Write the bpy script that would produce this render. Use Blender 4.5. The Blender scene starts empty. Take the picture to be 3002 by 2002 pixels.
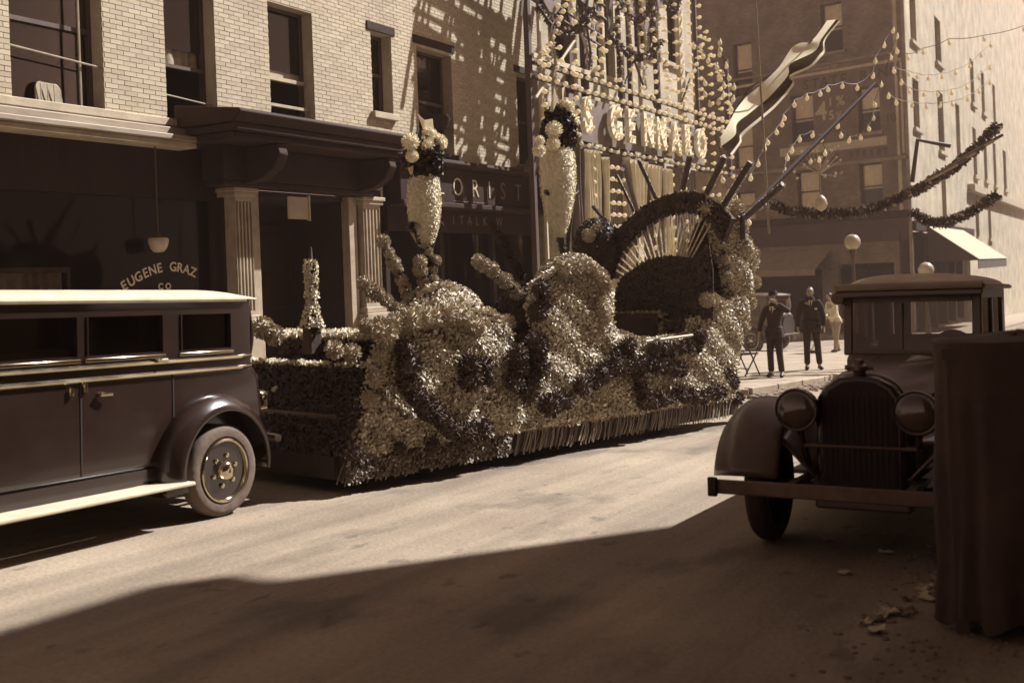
import bpy, bmesh, math, random
from mathutils import Vector, Matrix
random.seed(7)
R = math.radians
scene = bpy.context.scene
col = scene.collection

# ------------------------------------------------------------------ camera
F, CX, HY, ROLL, EYE = 3200.0, 1501.0, 814.2, 0.038, 1.67      # measured on the 3002 px wide print
SLOPE, TH = 0.029, R(30)                                         # street falls away to the right
cam = bpy.data.cameras.new('camera')
cam.sensor_width = 36; cam.lens = F / 3002 * 36
cam.shift_y = -(1001 - HY) / 3002
cam.clip_end = 2000; cam.clip_start = 0.05
cam.dof.use_dof = True; cam.dof.focus_distance = 13.0; cam.dof.aperture_fstop = 1.9
camo = bpy.data.objects.new('camera', cam); col.objects.link(camo)
ca, sa = math.cos(ROLL), math.sin(ROLL)
camo.matrix_world = Matrix(((ca, sa, 0, 0), (0, 0, -1, 0), (-sa, ca, 0, EYE), (0, 0, 0, 1)))
scene.camera = camo

# ------------------------------------------------------------------ light
SUN_AZ, SUN_EL = R(62.7), R(45)      # azimuth clockwise from +Y
world = bpy.data.worlds.new('World'); scene.world = world; world.use_nodes = True
nt = world.node_tree
bg = nt.nodes['Background']
sky = nt.nodes.new('ShaderNodeTexSky'); sky.sky_type = 'NISHITA'; sky.sun_disc = False
sky.sun_elevation = SUN_EL; sky.sun_rotation = SUN_AZ; sky.dust_density = 0.6; sky.air_density = 0.8
bw = nt.nodes.new('ShaderNodeRGBToBW')
tint = nt.nodes.new('ShaderNodeMix'); tint.data_type = 'RGBA'; tint.blend_type = 'MULTIPLY'
tint.inputs[0].default_value = 1.0
nt.links.new(sky.outputs[0], bw.inputs[0]); nt.links.new(bw.outputs[0], tint.inputs[6])
tint.inputs[7].default_value = (1.32, 0.90, 0.78, 1)             # toned print: no blue left in the sky light
nt.links.new(tint.outputs[2], bg.inputs[0]); bg.inputs[1].default_value = 0.05
sun = bpy.data.lights.new('sun', 'SUN'); sun.energy = 5.0; sun.angle = R(0.55); sun.color = (1, 0.98, 0.965)
suno = bpy.data.objects.new('sun', sun); col.objects.link(suno)
sdir = Vector((math.sin(SUN_AZ) * math.cos(SUN_EL), math.cos(SUN_AZ) * math.cos(SUN_EL), math.sin(SUN_EL)))
suno.rotation_euler = sdir.to_track_quat('Z', 'Y').to_euler(); suno.location = (20, 10, 30)
vs = scene.view_settings
vs.view_transform = 'Standard'; vs.look = 'None'; vs.gamma = 1; vs.use_curve_mapping = False; vs.exposure = 0.97

# ------------------------------------------------------------------ geometry of the place
cT, sT = math.cos(TH), math.sin(TH)
def XY(s, w): return s * sT - w * cT, s * cT + w * sT          # along the street, across it
def SW(x, y): return x * sT + y * cT, -x * cT + y * sT
def gz(s): return -SLOPE * s
def W3(s, w, z): x, y = XY(s, w); return Vector((x, y, z))
def ray(px, py):
    px *= 3002 / 2351; py *= 3002 / 2351
    p, q = (px - CX) / F, (HY - py) / F
    return Vector((p * ca + q * sa, 1.0, -p * sa + q * ca))
EYEV = Vector((0, 0, EYE))
def at(px, py, t): return EYEV + ray(px, py) * t                # a point seen there, t metres away
def atw(px, py, w):                                             # street coordinates on a plane parallel to the street
    r = ray(px, py); t = w / (-r.x * cT + sT); p = EYEV + r * t
    return SW(p.x, p.y)[0], p.z
def on_plane(px, py, pt, n):
    r = ray(px, py); return EYEV + r * ((pt - EYEV).dot(n) / r.dot(n))

# ------------------------------------------------------------------ materials
def S(v):
    k = max(0.0, min(1.0, math.log(max(v, .01) / .02) / math.log(.6 / .02)))
    g, b = .53 + .355 * k, .39 + .235 * k
    if v > .6: b += .35 * (v - .6); g += .1 * (v - .6)
    L = .2126 + .7152 * g + .0722 * b
    m = v / L
    return (m, m * g, m * b, 1)
MATS = {}
def M(name, v, v2=None, rough=.7, scale=6., detail=6., bump=0., bscale=None, metal=0., spec=.5, coat=0., rnd=0., stretch=None, sheen=0.):
    if name in MATS: return MATS[name]
    m = bpy.data.materials.new(name); m.use_nodes = True; n = m.node_tree.nodes; l = m.node_tree.links
    p = n['Principled BSDF']
    tc = n.new('ShaderNodeTexCoord'); vec = tc.outputs['Object']
    if stretch:
        mp = n.new('ShaderNodeMapping'); mp.inputs['Scale'].default_value = stretch
        l.new(vec, mp.inputs[0]); vec = mp.outputs[0]
    v2 = v * .7 if v2 is None else v2
    no = n.new('ShaderNodeTexNoise'); no.inputs['Scale'].default_value = scale; no.inputs['Detail'].default_value = detail
    no.inputs['Roughness'].default_value = .62
    l.new(vec, no.inputs['Vector'])
    mr = n.new('ShaderNodeMapRange'); mr.inputs[1].default_value = .32; mr.inputs[2].default_value = .68
    l.new(no.outputs[0], mr.inputs[0]); fac = mr.outputs[0]
    if rnd:
        g = n.new('ShaderNodeNewGeometry'); oi = n.new('ShaderNodeObjectInfo')
        ad = n.new('ShaderNodeMath'); ad.operation = 'ADD'; l.new(g.outputs['Random Per Island'], ad.inputs[0]); l.new(oi.outputs['Random'], ad.inputs[1])
        fr = n.new('ShaderNodeMath'); fr.operation = 'FRACT'; l.new(ad.outputs[0], fr.inputs[0])
        mx = n.new('ShaderNodeMix'); mx.inputs[0].default_value = rnd
        l.new(fac, mx.inputs[2]); l.new(fr.outputs[0], mx.inputs[3]); fac = mx.outputs[0]
    mc = n.new('ShaderNodeMix'); mc.data_type = 'RGBA'
    mc.inputs[6].default_value = S(v2); mc.inputs[7].default_value = S(v)
    l.new(fac, mc.inputs[0]); l.new(mc.outputs[2], p.inputs['Base Color'])
    p.inputs['Roughness'].default_value = rough; p.inputs['Metallic'].default_value = metal
    p.inputs['Specular IOR Level'].default_value = spec
    if coat: p.inputs['Coat Weight'].default_value = coat; p.inputs['Coat Roughness'].default_value = .06
    if sheen: p.inputs['Sheen Weight'].default_value = sheen
    rr = n.new('ShaderNodeMapRange'); rr.inputs[3].default_value = max(0.02, rough - .12); rr.inputs[4].default_value = min(1, rough + .12)
    l.new(no.outputs[0], rr.inputs[0]); l.new(rr.outputs[0], p.inputs['Roughness'])
    if bump:
        nb = n.new('ShaderNodeTexNoise'); nb.inputs['Scale'].default_value = bscale or scale * 4; nb.inputs['Detail'].default_value = 5
        l.new(vec, nb.inputs['Vector'])
        b = n.new('ShaderNodeBump'); b.inputs['Strength'].default_value = bump; b.inputs['Distance'].default_value = .02
        l.new(nb.outputs[0], b.inputs['Height']); l.new(b.outputs[0], p.inputs['Normal'])
    MATS[name] = m
    return m
def Mbrick(name, v1, v2, vm, scale=1.0):
    m = bpy.data.materials.new(name); m.use_nodes = True; n = m.node_tree.nodes; l = m.node_tree.links; p = n['Principled BSDF']
    tc = n.new('ShaderNodeTexCoord'); sp = n.new('ShaderNodeSeparateXYZ'); cb = n.new('ShaderNodeCombineXYZ')
    l.new(tc.outputs['Object'], sp.inputs[0])
    ad = n.new('ShaderNodeMath'); l.new(sp.outputs[0], ad.inputs[0]); l.new(sp.outputs[1], ad.inputs[1])
    l.new(ad.outputs[0], cb.inputs[0]); l.new(sp.outputs[2], cb.inputs[1])
    b = n.new('ShaderNodeTexBrick'); b.inputs['Scale'].default_value = scale
    b.inputs['Brick Width'].default_value = .21; b.inputs['Row Height'].default_value = .07; b.inputs['Mortar Size'].default_value = .006
    b.inputs['Color1'].default_value = S(v1); b.inputs['Color2'].default_value = S(v2); b.inputs['Mortar'].default_value = S(vm)
    l.new(cb.outputs[0], b.inputs['Vector'])
    no = n.new('ShaderNodeTexNoise'); no.inputs['Scale'].default_value = .9; no.inputs['Detail'].default_value = 8
    l.new(tc.outputs['Object'], no.inputs['Vector'])
    mr = n.new('ShaderNodeMapRange'); mr.inputs[1].default_value = .3; mr.inputs[2].default_value = .7; mr.inputs[3].default_value = .62; mr.inputs[4].default_value = 1.15
    l.new(no.outputs[0], mr.inputs[0])
    mu = n.new('ShaderNodeMix'); mu.data_type = 'RGBA'; mu.blend_type = 'MULTIPLY'; mu.inputs[0].default_value = 1
    l.new(b.outputs[0], mu.inputs[6]); l.new(mr.outputs[0], mu.inputs[7]); l.new(mu.outputs[2], p.inputs['Base Color'])
    p.inputs['Roughness'].default_value = .85
    bp = n.new('ShaderNodeBump'); bp.inputs['Strength'].default_value = .6; bp.inputs['Distance'].default_value = .01; bp.invert = True
    l.new(b.outputs['Fac'], bp.inputs['Height']); l.new(bp.outputs[0], p.inputs['Normal'])
    return m
def Mglass(name, v=.02, alpha=.55, rough=.03, ior=1.5):
    m = bpy.data.materials.new(name); m.use_nodes = True; n = m.node_tree.nodes; l = m.node_tree.links
    n.remove(n['Principled BSDF']); out = n['Material Output']
    tr = n.new('ShaderNodeBsdfTransparent'); tr.inputs[0].default_value = tuple(alpha * c for c in (1, .98, .96)) + (1,)
    gl = n.new('ShaderNodeBsdfGlossy'); gl.inputs['Roughness'].default_value = rough; gl.inputs['Color'].default_value = (1, .9, .8, 1)
    fr = n.new('ShaderNodeFresnel'); fr.inputs[0].default_value = ior
    tc = n.new('ShaderNodeTexCoord'); no = n.new('ShaderNodeTexNoise'); no.inputs['Scale'].default_value = 1.3
    l.new(tc.outputs['Object'], no.inputs['Vector'])
    bp = n.new('ShaderNodeBump'); bp.inputs['Strength'].default_value = .08; bp.inputs['Distance'].default_value = .05
    l.new(no.outputs[0], bp.inputs['Height']); l.new(bp.outputs[0], gl.inputs['Normal'])
    mx = n.new('ShaderNodeMixShader'); l.new(fr.outputs[0], mx.inputs[0]); l.new(tr.outputs[0], mx.inputs[1]); l.new(gl.outputs[0], mx.inputs[2])
    l.new(mx.outputs[0], out.inputs[0])
    return m
def Mroad():
    m = M('road_surface', .265, .175, rough=.85, scale=.5, detail=14, bump=.35, bscale=38); n = m.node_tree.nodes; l = m.node_tree.links; p = n['Principled BSDF']
    src = p.inputs['Base Color'].links[0].from_socket; tc = n.new('ShaderNodeTexCoord')
    def layer(src, rotscale, lo, hi, a, b, detail=8, scale=1.0):
        r = n.new('ShaderNodeMapping'); r.vector_type = 'TEXTURE'; r.inputs['Rotation'].default_value = (0, 0, R(60)); l.new(tc.outputs['Object'], r.inputs[0])
        q = n.new('ShaderNodeMapping'); q.inputs['Scale'].default_value = rotscale; l.new(r.outputs[0], q.inputs[0])
        no = n.new('ShaderNodeTexNoise'); no.inputs['Scale'].default_value = scale; no.inputs['Detail'].default_value = detail; l.new(q.outputs[0], no.inputs['Vector'])
        mr = n.new('ShaderNodeMapRange'); mr.inputs[1].default_value = lo; mr.inputs[2].default_value = hi; mr.inputs[3].default_value = a; mr.inputs[4].default_value = b; l.new(no.outputs[0], mr.inputs[0])
        mx = n.new('ShaderNodeMix'); mx.data_type = 'RGBA'; mx.blend_type = 'MULTIPLY'; mx.inputs[0].default_value = 1; l.new(src, mx.inputs[6]); l.new(mr.outputs[0], mx.inputs[7]); return mx.outputs[2]
    src = layer(src, (.10, 2.2, 1), .38, .62, .70, 1.12)           # wheel tracks along the street
    src = layer(src, (.7, 1.1, 1), .58, .68, 1.0, .58, 10)          # oil and damp patches
    src = layer(src, (28, 34, 1), .35, .65, .86, 1.08, 4)           # grit
    src = layer(src, (3.2, 5.0, 1), .64, .70, 1.0, .62, 6)          # small droppings and stains
    l.new(src, p.inputs['Base Color']); return m
m_road = Mroad()
def Mcloth(name, v, v2, tr=.5, scale=3.):
    m = M(name, v, v2, rough=.8, scale=scale); n = m.node_tree.nodes; l = m.node_tree.links; p = n['Principled BSDF']; out = n['Material Output']
    t = n.new('ShaderNodeBsdfTranslucent'); src = p.inputs['Base Color'].links[0].from_socket; l.new(src, t.inputs[0])
    mx = n.new('ShaderNodeMixShader'); mx.inputs[0].default_value = tr; l.new(p.outputs[0], mx.inputs[1]); l.new(t.outputs[0], mx.inputs[2]); l.new(mx.outputs[0], out.inputs[0])
    return m
m_pave = M('pavement', .30, .20, rough=.85, scale=1.6, detail=10, bump=.2, bscale=40)
m_kerb = M('kerb_stone', .34, .2, rough=.85, scale=5, bump=.4, bscale=20)
m_dirt = M('dirt', .2, .1, rough=.95, scale=9, bump=.6)
m_mortar = M('mortar', .40, .31, rough=.9, scale=5, bump=.2)
m_brick = M('pale_brick', .47, .30, rough=.8, scale=.9, detail=9, bump=.15, bscale=50, rnd=.55)
m_stone = M('pale_stone', .42, .28, rough=.8, scale=3, bump=.2, bscale=25)
m_grey = M('grey_stone', .22, .13, rough=.8, scale=3, bump=.2, bscale=25)
m_darkwood = M('dark_painted_wood', .024, .014, rough=.75, spec=.15, scale=4, bump=.12, stretch=(1, 1, .2))
m_cornice = M('brown_cornice', .027, .016, rough=.75, spec=.2, scale=3, bump=.15)
m_column = M('column_paint', .34, .22, rough=.6, scale=4, bump=.1)
m_fascia = M('fascia_metal', .28, .17, rough=.6, scale=3, bump=.2, stretch=(.4, 1, 2))
m_room = M('dark_interior', .02, .012, rough=.9)
m_blind = M('window_blind', .36, .27, rough=.9, scale=3)
m_curtain = Mcloth('lace_curtain', .42, .28, .3, 12)
m_sash = M('sash_paint', .06, .04, rough=.55)
m_sashl = M('sash_paint_pale', .36, .25, rough=.6)
m_glass = Mglass('window_glass')
m_shopglass = Mglass('shop_glass', alpha=.75, ior=1.12)
m_carglass = Mglass('car_glass', alpha=.5, ior=1.6)
m_clear = Mglass('clear_glass', alpha=.92, ior=1.3)
m_screen = Mglass('screen_glass', alpha=.8, ior=1.5)
m_gilt = M('gilt_letter', .62, .4, rough=.4, scale=12)
m_faded = M('faded_letter', .16, .09, rough=.7, scale=9)
m_opal = M('opal_glass', .42, .36, rough=.25, scale=2)
m_bulb = Mcloth('lamp_bulb', .86, .8, .45)
m_wire = M('wire', .05, .03, rough=.6)
m_wirel = M('pale_wire', .3, .2, rough=.6)
m_white = M('white_enamel', .74, .58, rough=.5, scale=6)
m_timber = M('pale_timber', .5, .34, rough=.7, scale=5, stretch=(1, 1, .15))
m_timberd = M('dark_timber', .06, .035, rough=.7, scale=5, stretch=(1, 1, .15))
m_drape = Mcloth('pale_satin', .64, .5, .4)
m_draped = M('dark_satin', .10, .06, rough=.5, scale=2, sheen=.2)
m_paint = M('black_car_paint', .016, .012, rough=.22, scale=2, coat=.6)
m_paint2 = M('dusty_lit_car_paint', .085, .045, rough=.4, scale=3, coat=.25, bump=.02)  # dusty paint raised in tone so hood and wings show reflected light
m_sunlitroof = M('sunlit_roof_fabric', .50, .36, rough=.8, scale=5, bump=.1)  # pale tone carries the sun glare on the car roofs
m_rubber = M('tyre_rubber', .12, .06, rough=.8, scale=8, bump=.2)
m_rubberd = M('dark_tyre_rubber', .03, .02, rough=.85, scale=8, bump=.2)
m_chrome = M('nickel_plate', .6, .5, rough=.16, metal=1, scale=3)
m_steel = M('dull_steel', .12, .07, rough=.45, metal=.6, scale=6)
m_lens = M('lamp_lens', .07, .04, rough=.08, spec=.8)
m_mesh = M('radiator_core', .02, .012, rough=.6, scale=90, bump=.6, bscale=160)
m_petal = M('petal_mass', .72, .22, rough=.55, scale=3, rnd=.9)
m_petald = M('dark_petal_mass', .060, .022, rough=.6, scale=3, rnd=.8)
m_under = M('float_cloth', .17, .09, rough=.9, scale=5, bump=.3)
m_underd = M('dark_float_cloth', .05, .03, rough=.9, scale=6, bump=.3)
m_pom = M('paper_flower', .46, .26, rough=.7, scale=9, rnd=.6)
m_pomd = M('dark_paper_flower', .10, .03, rough=.7, scale=9, rnd=.6)
m_pomw = M('white_flower', .84, .7, rough=.7, scale=9, rnd=.3)
m_fringe = M('fringe_paper', .22, .015, rough=.6, scale=4, rnd=.9)
m_tinsel = M('tinsel', .5, .18, rough=.35, scale=8, rnd=.8)
m_tinseld = M('dark_tinsel', .09, .03, rough=.6, scale=8, rnd=.8)
m_vase = M('white_moss', .76, .58, rough=.9, scale=18, bump=.8, bscale=45)
m_leafd = M('dark_leaf', .035, .016, rough=.55, scale=8, rnd=.7)
m_flagw = Mcloth('flag_white', .80, .7, .5)
m_flagd = Mcloth('flag_dark', .06, .04, .3)
m_suit = M('dark_suit', .022, .014, rough=.9, scale=12, bump=.2, bscale=90)
m_coat = M('brown_cloth', .055, .03, rough=.9, scale=3, bump=.5, bscale=14)
m_shirt = M('white_shirt', .62, .5, rough=.9, scale=9)
m_khaki = M('pale_trousers', .32, .22, rough=.9, scale=9)
m_skin = M('skin', .30, .24, rough=.55, scale=12)
m_hair = M('hair', .02, .012, rough=.5, scale=30)
m_shoe = M('shoe_leather', .02, .012, rough=.4)
m_bankbrick = Mbrick('shaded_brick', .15, .10, .17)  # darker copy: the bank side wall's shade is in its colour
m_bankbrick2 = Mbrick('sunlit_brick', .46, .38, .46)  # paler copy: sunlight on the street walls is in its colour
m_rowbrick = Mbrick('row_brick', .46, .36, .40)
m_paintsign = M('painted_sign_ground', .13, .09, rough=.85, scale=2, bump=.15, bscale=30)
m_signlt = M('painted_letter_light', .42, .26, rough=.85, scale=10)
m_signdk = M('painted_letter_dark', .06, .04, rough=.85, scale=10)
m_awning = M('awning_canvas', .22, .15, rough=.9, scale=3, bump=.1)
m_awning2 = M('dark_awning_canvas', .05, .03, rough=.9, scale=3, bump=.1)
m_paper = M('paper_scrap', .5, .32, rough=.9, scale=9)

# ------------------------------------------------------------------ building helpers
OFF = {}
def tag(o, label=None, cat=None, group=None, kind=None):
    if label: o['label'] = label
    if cat: o['category'] = cat
    if group: o['group'] = group
    if kind: o['kind'] = kind
    return o
def thing(name, label, cat, group=None, mat=None, loc=(0, 0, 0)):
    o = bpy.data.objects.new(name, None); col.objects.link(o); o.empty_display_size = .2
    o.matrix_world = mat if mat else Matrix.Translation(loc)
    return tag(o, label, cat, group)
def street_mat(s, w, z, rot=0.0, tilt=0.0):
    return Matrix.Translation(W3(s, w, z)) @ Matrix.Rotation(R(60) + rot, 4, 'Z') @ Matrix.Rotation(tilt, 4, 'Y')
def sthing(name, label, cat, s, w, z, group=None):
    o = thing(name, label, cat, group, street_mat(s, w, z)); OFF[o] = Vector((s, w, z)); return o
class MB:
    def __init__(self): self.v = []; self.f = []
    def quad(self, a, b, c, d): n = len(self.v); self.v += [Vector(a), Vector(b), Vector(c), Vector(d)]; self.f.append((n, n+1, n+2, n+3)); return self
    def tri(self, a, b, c): n = len(self.v); self.v += [Vector(a), Vector(b), Vector(c)]; self.f.append((n, n+1, n+2)); return self
    def box(self, x0, x1, y0, y1, z0, z1):
        n = len(self.v)
        for z in (z0, z1): self.v += [Vector((x0, y0, z)), Vector((x1, y0, z)), Vector((x1, y1, z)), Vector((x0, y1, z))]
        self.f += [(n+3, n+2, n+1, n), (n+4, n+5, n+6, n+7)] + [(n+i, n+(i+1) % 4, n+4+(i+1) % 4, n+4+i) for i in range(4)]
        return self
    def prism(self, pts, a, b, axis='y'):
        n = len(self.v); k = len(pts)
        for q in (a, b):
            for p in pts:
                self.v.append(Vector((p[0], q, p[1])) if axis == 'y' else Vector((q, p[0], p[1])) if axis == 'x' else Vector((p[0], p[1], q)))
        self.f += [tuple(range(n, n+k)), tuple(range(n+2*k-1, n+k-1, -1))]
        self.f += [(n+i, n+k+i, n+k+(i+1) % k, n+(i+1) % k) for i in range(k)]
        return self
    def tube(self, pts, r, n=8, cap=True):
        pts = [Vector(p) for p in pts]; b = len(self.v); k = len(pts)
        up = None
        for i, p in enumerate(pts):
            d = (pts[min(i+1, k-1)] - pts[max(i-1, 0)])
            d = d.normalized() if d.length > 1e-9 else Vector((0, 0, 1))
            if up is None: up = d.orthogonal().normalized()
            up = (up - d * up.dot(d)); up = up.normalized() if up.length > 1e-6 else d.orthogonal().normalized()
            q = d.cross(up); rr = r[i] if isinstance(r, (list, tuple)) else r
            for j in range(n):
                a = 2 * math.pi * j / n; self.v.append(p + (up * math.cos(a) + q * math.sin(a)) * rr)
        for i in range(k-1):
            for j in range(n):
                self.f.append((b+i*n+j, b+i*n+(j+1) % n, b+(i+1)*n+(j+1) % n, b+(i+1)*n+j))
        if cap: self.f += [tuple(range(b+n-1, b-1, -1)), tuple(range(b+(k-1)*n, b+k*n))]
        return self
    def lathe(self, prof, n=20, c=(0, 0, 0), axis='z', cap=True):
        b = len(self.v); k = len(prof); c = Vector(c)
        for (r, h) in prof:
            for j in range(n):
                a = 2 * math.pi * j / n; x, y = r * math.cos(a), r * math.sin(a)
                self.v.append(c + (Vector((x, y, h)) if axis == 'z' else Vector((x, h, y)) if axis == 'y' else Vector((h, x, y))))
        for i in range(k-1):
            for j in range(n): self.f.append((b+i*n+j, b+i*n+(j+1) % n, b+(i+1)*n+(j+1) % n, b+(i+1)*n+j))
        if cap and prof[0][0] > 1e-4: self.f.append(tuple(range(b+n-1, b-1, -1)))
        if cap and prof[-1][0] > 1e-4: self.f.append(tuple(range(b+(k-1)*n, b+k*n)))
        return self
    def sphere(self, c, r, nu=12, nv=8, sc=(1, 1, 1)):
        return self.lathe_s(c, r, nu, nv, sc)
    def lathe_s(self, c, r, nu, nv, sc):
        b = len(self.v)
        self.lathe([(max(1e-5, r * math.sin(math.pi * i / nv)), -r * math.cos(math.pi * i / nv)) for i in range(nv+1)], nu)
        for i in range(b, len(self.v)): p = self.v[i]; self.v[i] = Vector((c[0]+p.x*sc[0], c[1]+p.y*sc[1], c[2]+p.z*sc[2]))
        return self
    def grid(self, fn, nu, nv):
        b = len(self.v)
        for j in range(nv+1):
            for i in range(nu+1): self.v.append(Vector(fn(i/nu, j/nv)))
        for j in range(nv):
            for i in range(nu): a = b + j*(nu+1) + i; self.f.append((a, a+1, a+nu+2, a+nu+1))
        return self
    def xf(self, m, start=0):
        for i in range(start, len(self.v)): self.v[i] = m @ self.v[i]
        return self
    def mesh(self, name, off=None):
        me = bpy.data.meshes.new(name)
        o = off or Vector((0, 0, 0))
        me.from_pydata([tuple(p - o) for p in self.v], [], self.f); me.update()
        return me
    def build(self, name, mat, parent=None, smooth=False, bevel=0, seg=2, solid=0, sub=0):
        off = None; p = parent
        while p is not None:
            if p in OFF: off = OFF[p]; break
            p = p.parent
        me = self.mesh(name, off)
        bm = bmesh.new(); bm.from_mesh(me)
        if bevel or smooth: bmesh.ops.remove_doubles(bm, verts=bm.verts, dist=1e-5)
        bmesh.ops.recalc_face_normals(bm, faces=bm.faces); bm.to_mesh(me); bm.free()
        me.materials.append(mat)
        o = bpy.data.objects.new(name, me); col.objects.link(o)
        if parent: o.parent = parent
        if smooth:
            for pl in me.polygons: pl.use_smooth = True
        if solid:
            md = o.modifiers.new('thickness', 'SOLIDIFY'); md.thickness = solid; md.offset = 0
        if bevel:
            md = o.modifiers.new('bevel', 'BEVEL'); md.width = bevel; md.segments = seg; md.limit_method = 'ANGLE'; md.angle_limit = R(35)
            for pl in me.polygons: pl.use_smooth = True
            try: me.set_sharp_from_angle(angle=R(40))
            except Exception: pass
        elif smooth:
            try: me.set_sharp_from_angle(angle=R(50))
            except Exception: pass
        if sub:
            md = o.modifiers.new('sub', 'SUBSURF'); md.levels = sub; md.render_levels = sub
        return o
def inst(name, me, parent, loc, rot=None, scale=None, mat=None):
    o = bpy.data.objects.new(name, me); col.objects.link(o); o.parent = parent; o.location = loc
    if rot: o.rotation_euler = rot
    if scale: o.scale = scale if isinstance(scale, (tuple, list, Vector)) else (scale,)*3
    return o
def ploc(parent, s, w, z):
    return Vector((s, w, z)) - OFF[parent]
def text_mesh(txt, size, extrude=.004, offset=0., space=1., sx=1.):
    cu = bpy.data.curves.new('t', 'FONT'); cu.body = txt; cu.size = size; cu.extrude = extrude; cu.offset = offset
    cu.align_x = 'CENTER'; cu.align_y = 'CENTER'; cu.space_character = space; cu.resolution_u = 3
    o = bpy.data.objects.new('t', cu); col.objects.link(o)
    dg = bpy.context.evaluated_depsgraph_get(); me = bpy.data.meshes.new_from_object(o.evaluated_get(dg))
    bpy.data.objects.remove(o); bpy.data.curves.remove(cu)
    if sx != 1.:
        for v in me.vertices: v.co.x *= sx
    me.materials.clear()
    return me
def text_part(name, txt, parent, s, w, z, size, mat, rotx=R(90), roty=0, **k):
    me = text_mesh(txt, size, **k); me.materials.append(mat); me.name = name
    o = bpy.data.objects.new(name, me); col.objects.link(o); o.parent = parent
    o.location = ploc(parent, s, w, z) if parent in OFF else (s, w, z)
    o.rotation_euler = (rotx, 0, 0)
    if roty: o.rotation_euler = (Matrix.Rotation(roty, 3, 'Y') @ Matrix.Rotation(rotx, 3, 'X')).to_euler()
    return o
def holes_wall(mb, s0, s1, z0, z1, w0, w1, holes):
    ss = sorted({s0, s1} | {min(max(q, s0), s1) for h in holes for q in h[:2]})
    for a, b in zip(ss[:-1], ss[1:]):
        if b - a < 1e-6: continue
        hs = sorted((h[2], h[3]) for h in holes if h[0] < (a+b)/2 < h[1]); z = z0
        for (p, q) in hs:
            if p > z: mb.box(a, b, w0, w1, z, min(p, z1))
            z = max(z, q)
        if z < z1: mb.box(a, b, w0, w1, z, z1)
    return mb
def petals(fn, n, size, seed=1, up=.35, aspect=1.0, jitter=1.0):
    """many small bent petals standing off a surface; fn() gives a random (point, normal)"""
    rn = random.Random(seed); v = []; f = []
    for _ in range(n):
        p, nn = fn(rn)
        d = Vector((rn.gauss(0, 1), rn.gauss(0, 1), rn.gauss(0, 1))); d = d - nn * d.dot(nn)
        if d.length < 1e-6: continue
        d.normalize(); e = nn.cross(d); L = size * rn.uniform(.6, 1.4); wd = L * .5 * aspect
        tilt = rn.uniform(0, 1) * up * 2
        d2 = (d + nn * tilt * jitter).normalized(); b = len(v)
        q = p + nn * rn.uniform(0, .02)
        v += [q - e*wd*.5, q + e*wd*.5, q + d2*L*.6 + e*wd*.7 + nn*.1*L, q + d2*L + nn*.05*L, q + d2*L*.6 - e*wd*.7 + nn*.1*L]
        f.append((b, b+1, b+2, b+3, b+4))
    return v, f
def tinsel_tube(mb, pts, r, n, size, rn):
    """bristly garland: petals spread round a polyline"""
    pts = [Vector(p) for p in pts]; ls = [(b-a).length for a, b in zip(pts[:-1], pts[1:])]; tot = sum(ls)
    for _ in range(n):
        t = rn.uniform(0, tot); i = 0
        while i < len(ls)-1 and t > ls[i]: t -= ls[i]; i += 1
        a, b = pts[i], pts[i+1]; ax = (b-a).normalized(); c = a + ax * t
        o = ax.orthogonal().normalized(); o.rotate(Matrix.Rotation(rn.uniform(0, 6.283), 3, ax)); rr = r * rn.uniform(.75, 1.15)
        q = c + o * rr * .5; e = (ax + o * rn.uniform(-.4, .4)).normalized(); side = e.cross(o).normalized()
        L = size * rn.uniform(.7, 1.3); tip = c + o * rr * 1.15 + e * rn.uniform(-.5, .5) * L; bi = len(mb.v)
        mb.v += [q - side*L*.3, q + side*L*.3, tip + side*L*.22, tip - side*L*.22]; mb.f.append((bi, bi+1, bi+2, bi+3))
    return mb
def pom_mesh(name, mat, n=70, seed=3, size=.52):
    rn = random.Random(seed); mb = MB(); mb.sphere((0, 0, 0), .72, 10, 6)
    for i in range(n):
        z = 1 - 2*(i+.5)/n; a = i*2.39996; rr = math.sqrt(1-z*z); nn = Vector((rr*math.cos(a), rr*math.sin(a), z))
        d = nn.orthogonal().normalized(); d.rotate(Matrix.Rotation(rn.uniform(0, 6.28), 3, nn)); e = nn.cross(d)
        L = size*rn.uniform(.7, 1.2); q = nn*.66; b = len(mb.v)
        mb.v += [q - e*L*.28, q + e*L*.28, nn*.98 + d*L*.35 + e*L*.3, nn*1.05 + d*L*.6, nn*.98 + d*L*.35 - e*L*.3]; mb.f.append((b, b+1, b+2, b+3, b+4))
    me = mb.mesh(name); me.materials.append(mat); return me
pomA = pom_mesh('pom_grey', m_pom, 150, size=.30); pomD = pom_mesh('pom_dark', m_pomd, 150, seed=5, size=.30); pomWt = pom_mesh('pom_white', m_pomw, 150, seed=8, size=.26)
def bulb_mesh(name, cap=True):
    mb = MB(); mb.lathe([(.001, -1.0), (.5, -.86), (.86, -.45), (1, 0), (.9, .42), (.62, .85), (.42, 1.2), (.36, 1.5), (.30, 1.9), (.001, 1.92)], 12)
    me = mb.mesh(name); me.materials.append(m_bulb)
    for p in me.polygons: p.use_smooth = True
    return me
bulbM = bulb_mesh('bulb_mesh')
rnd = random.Random(11)

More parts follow.
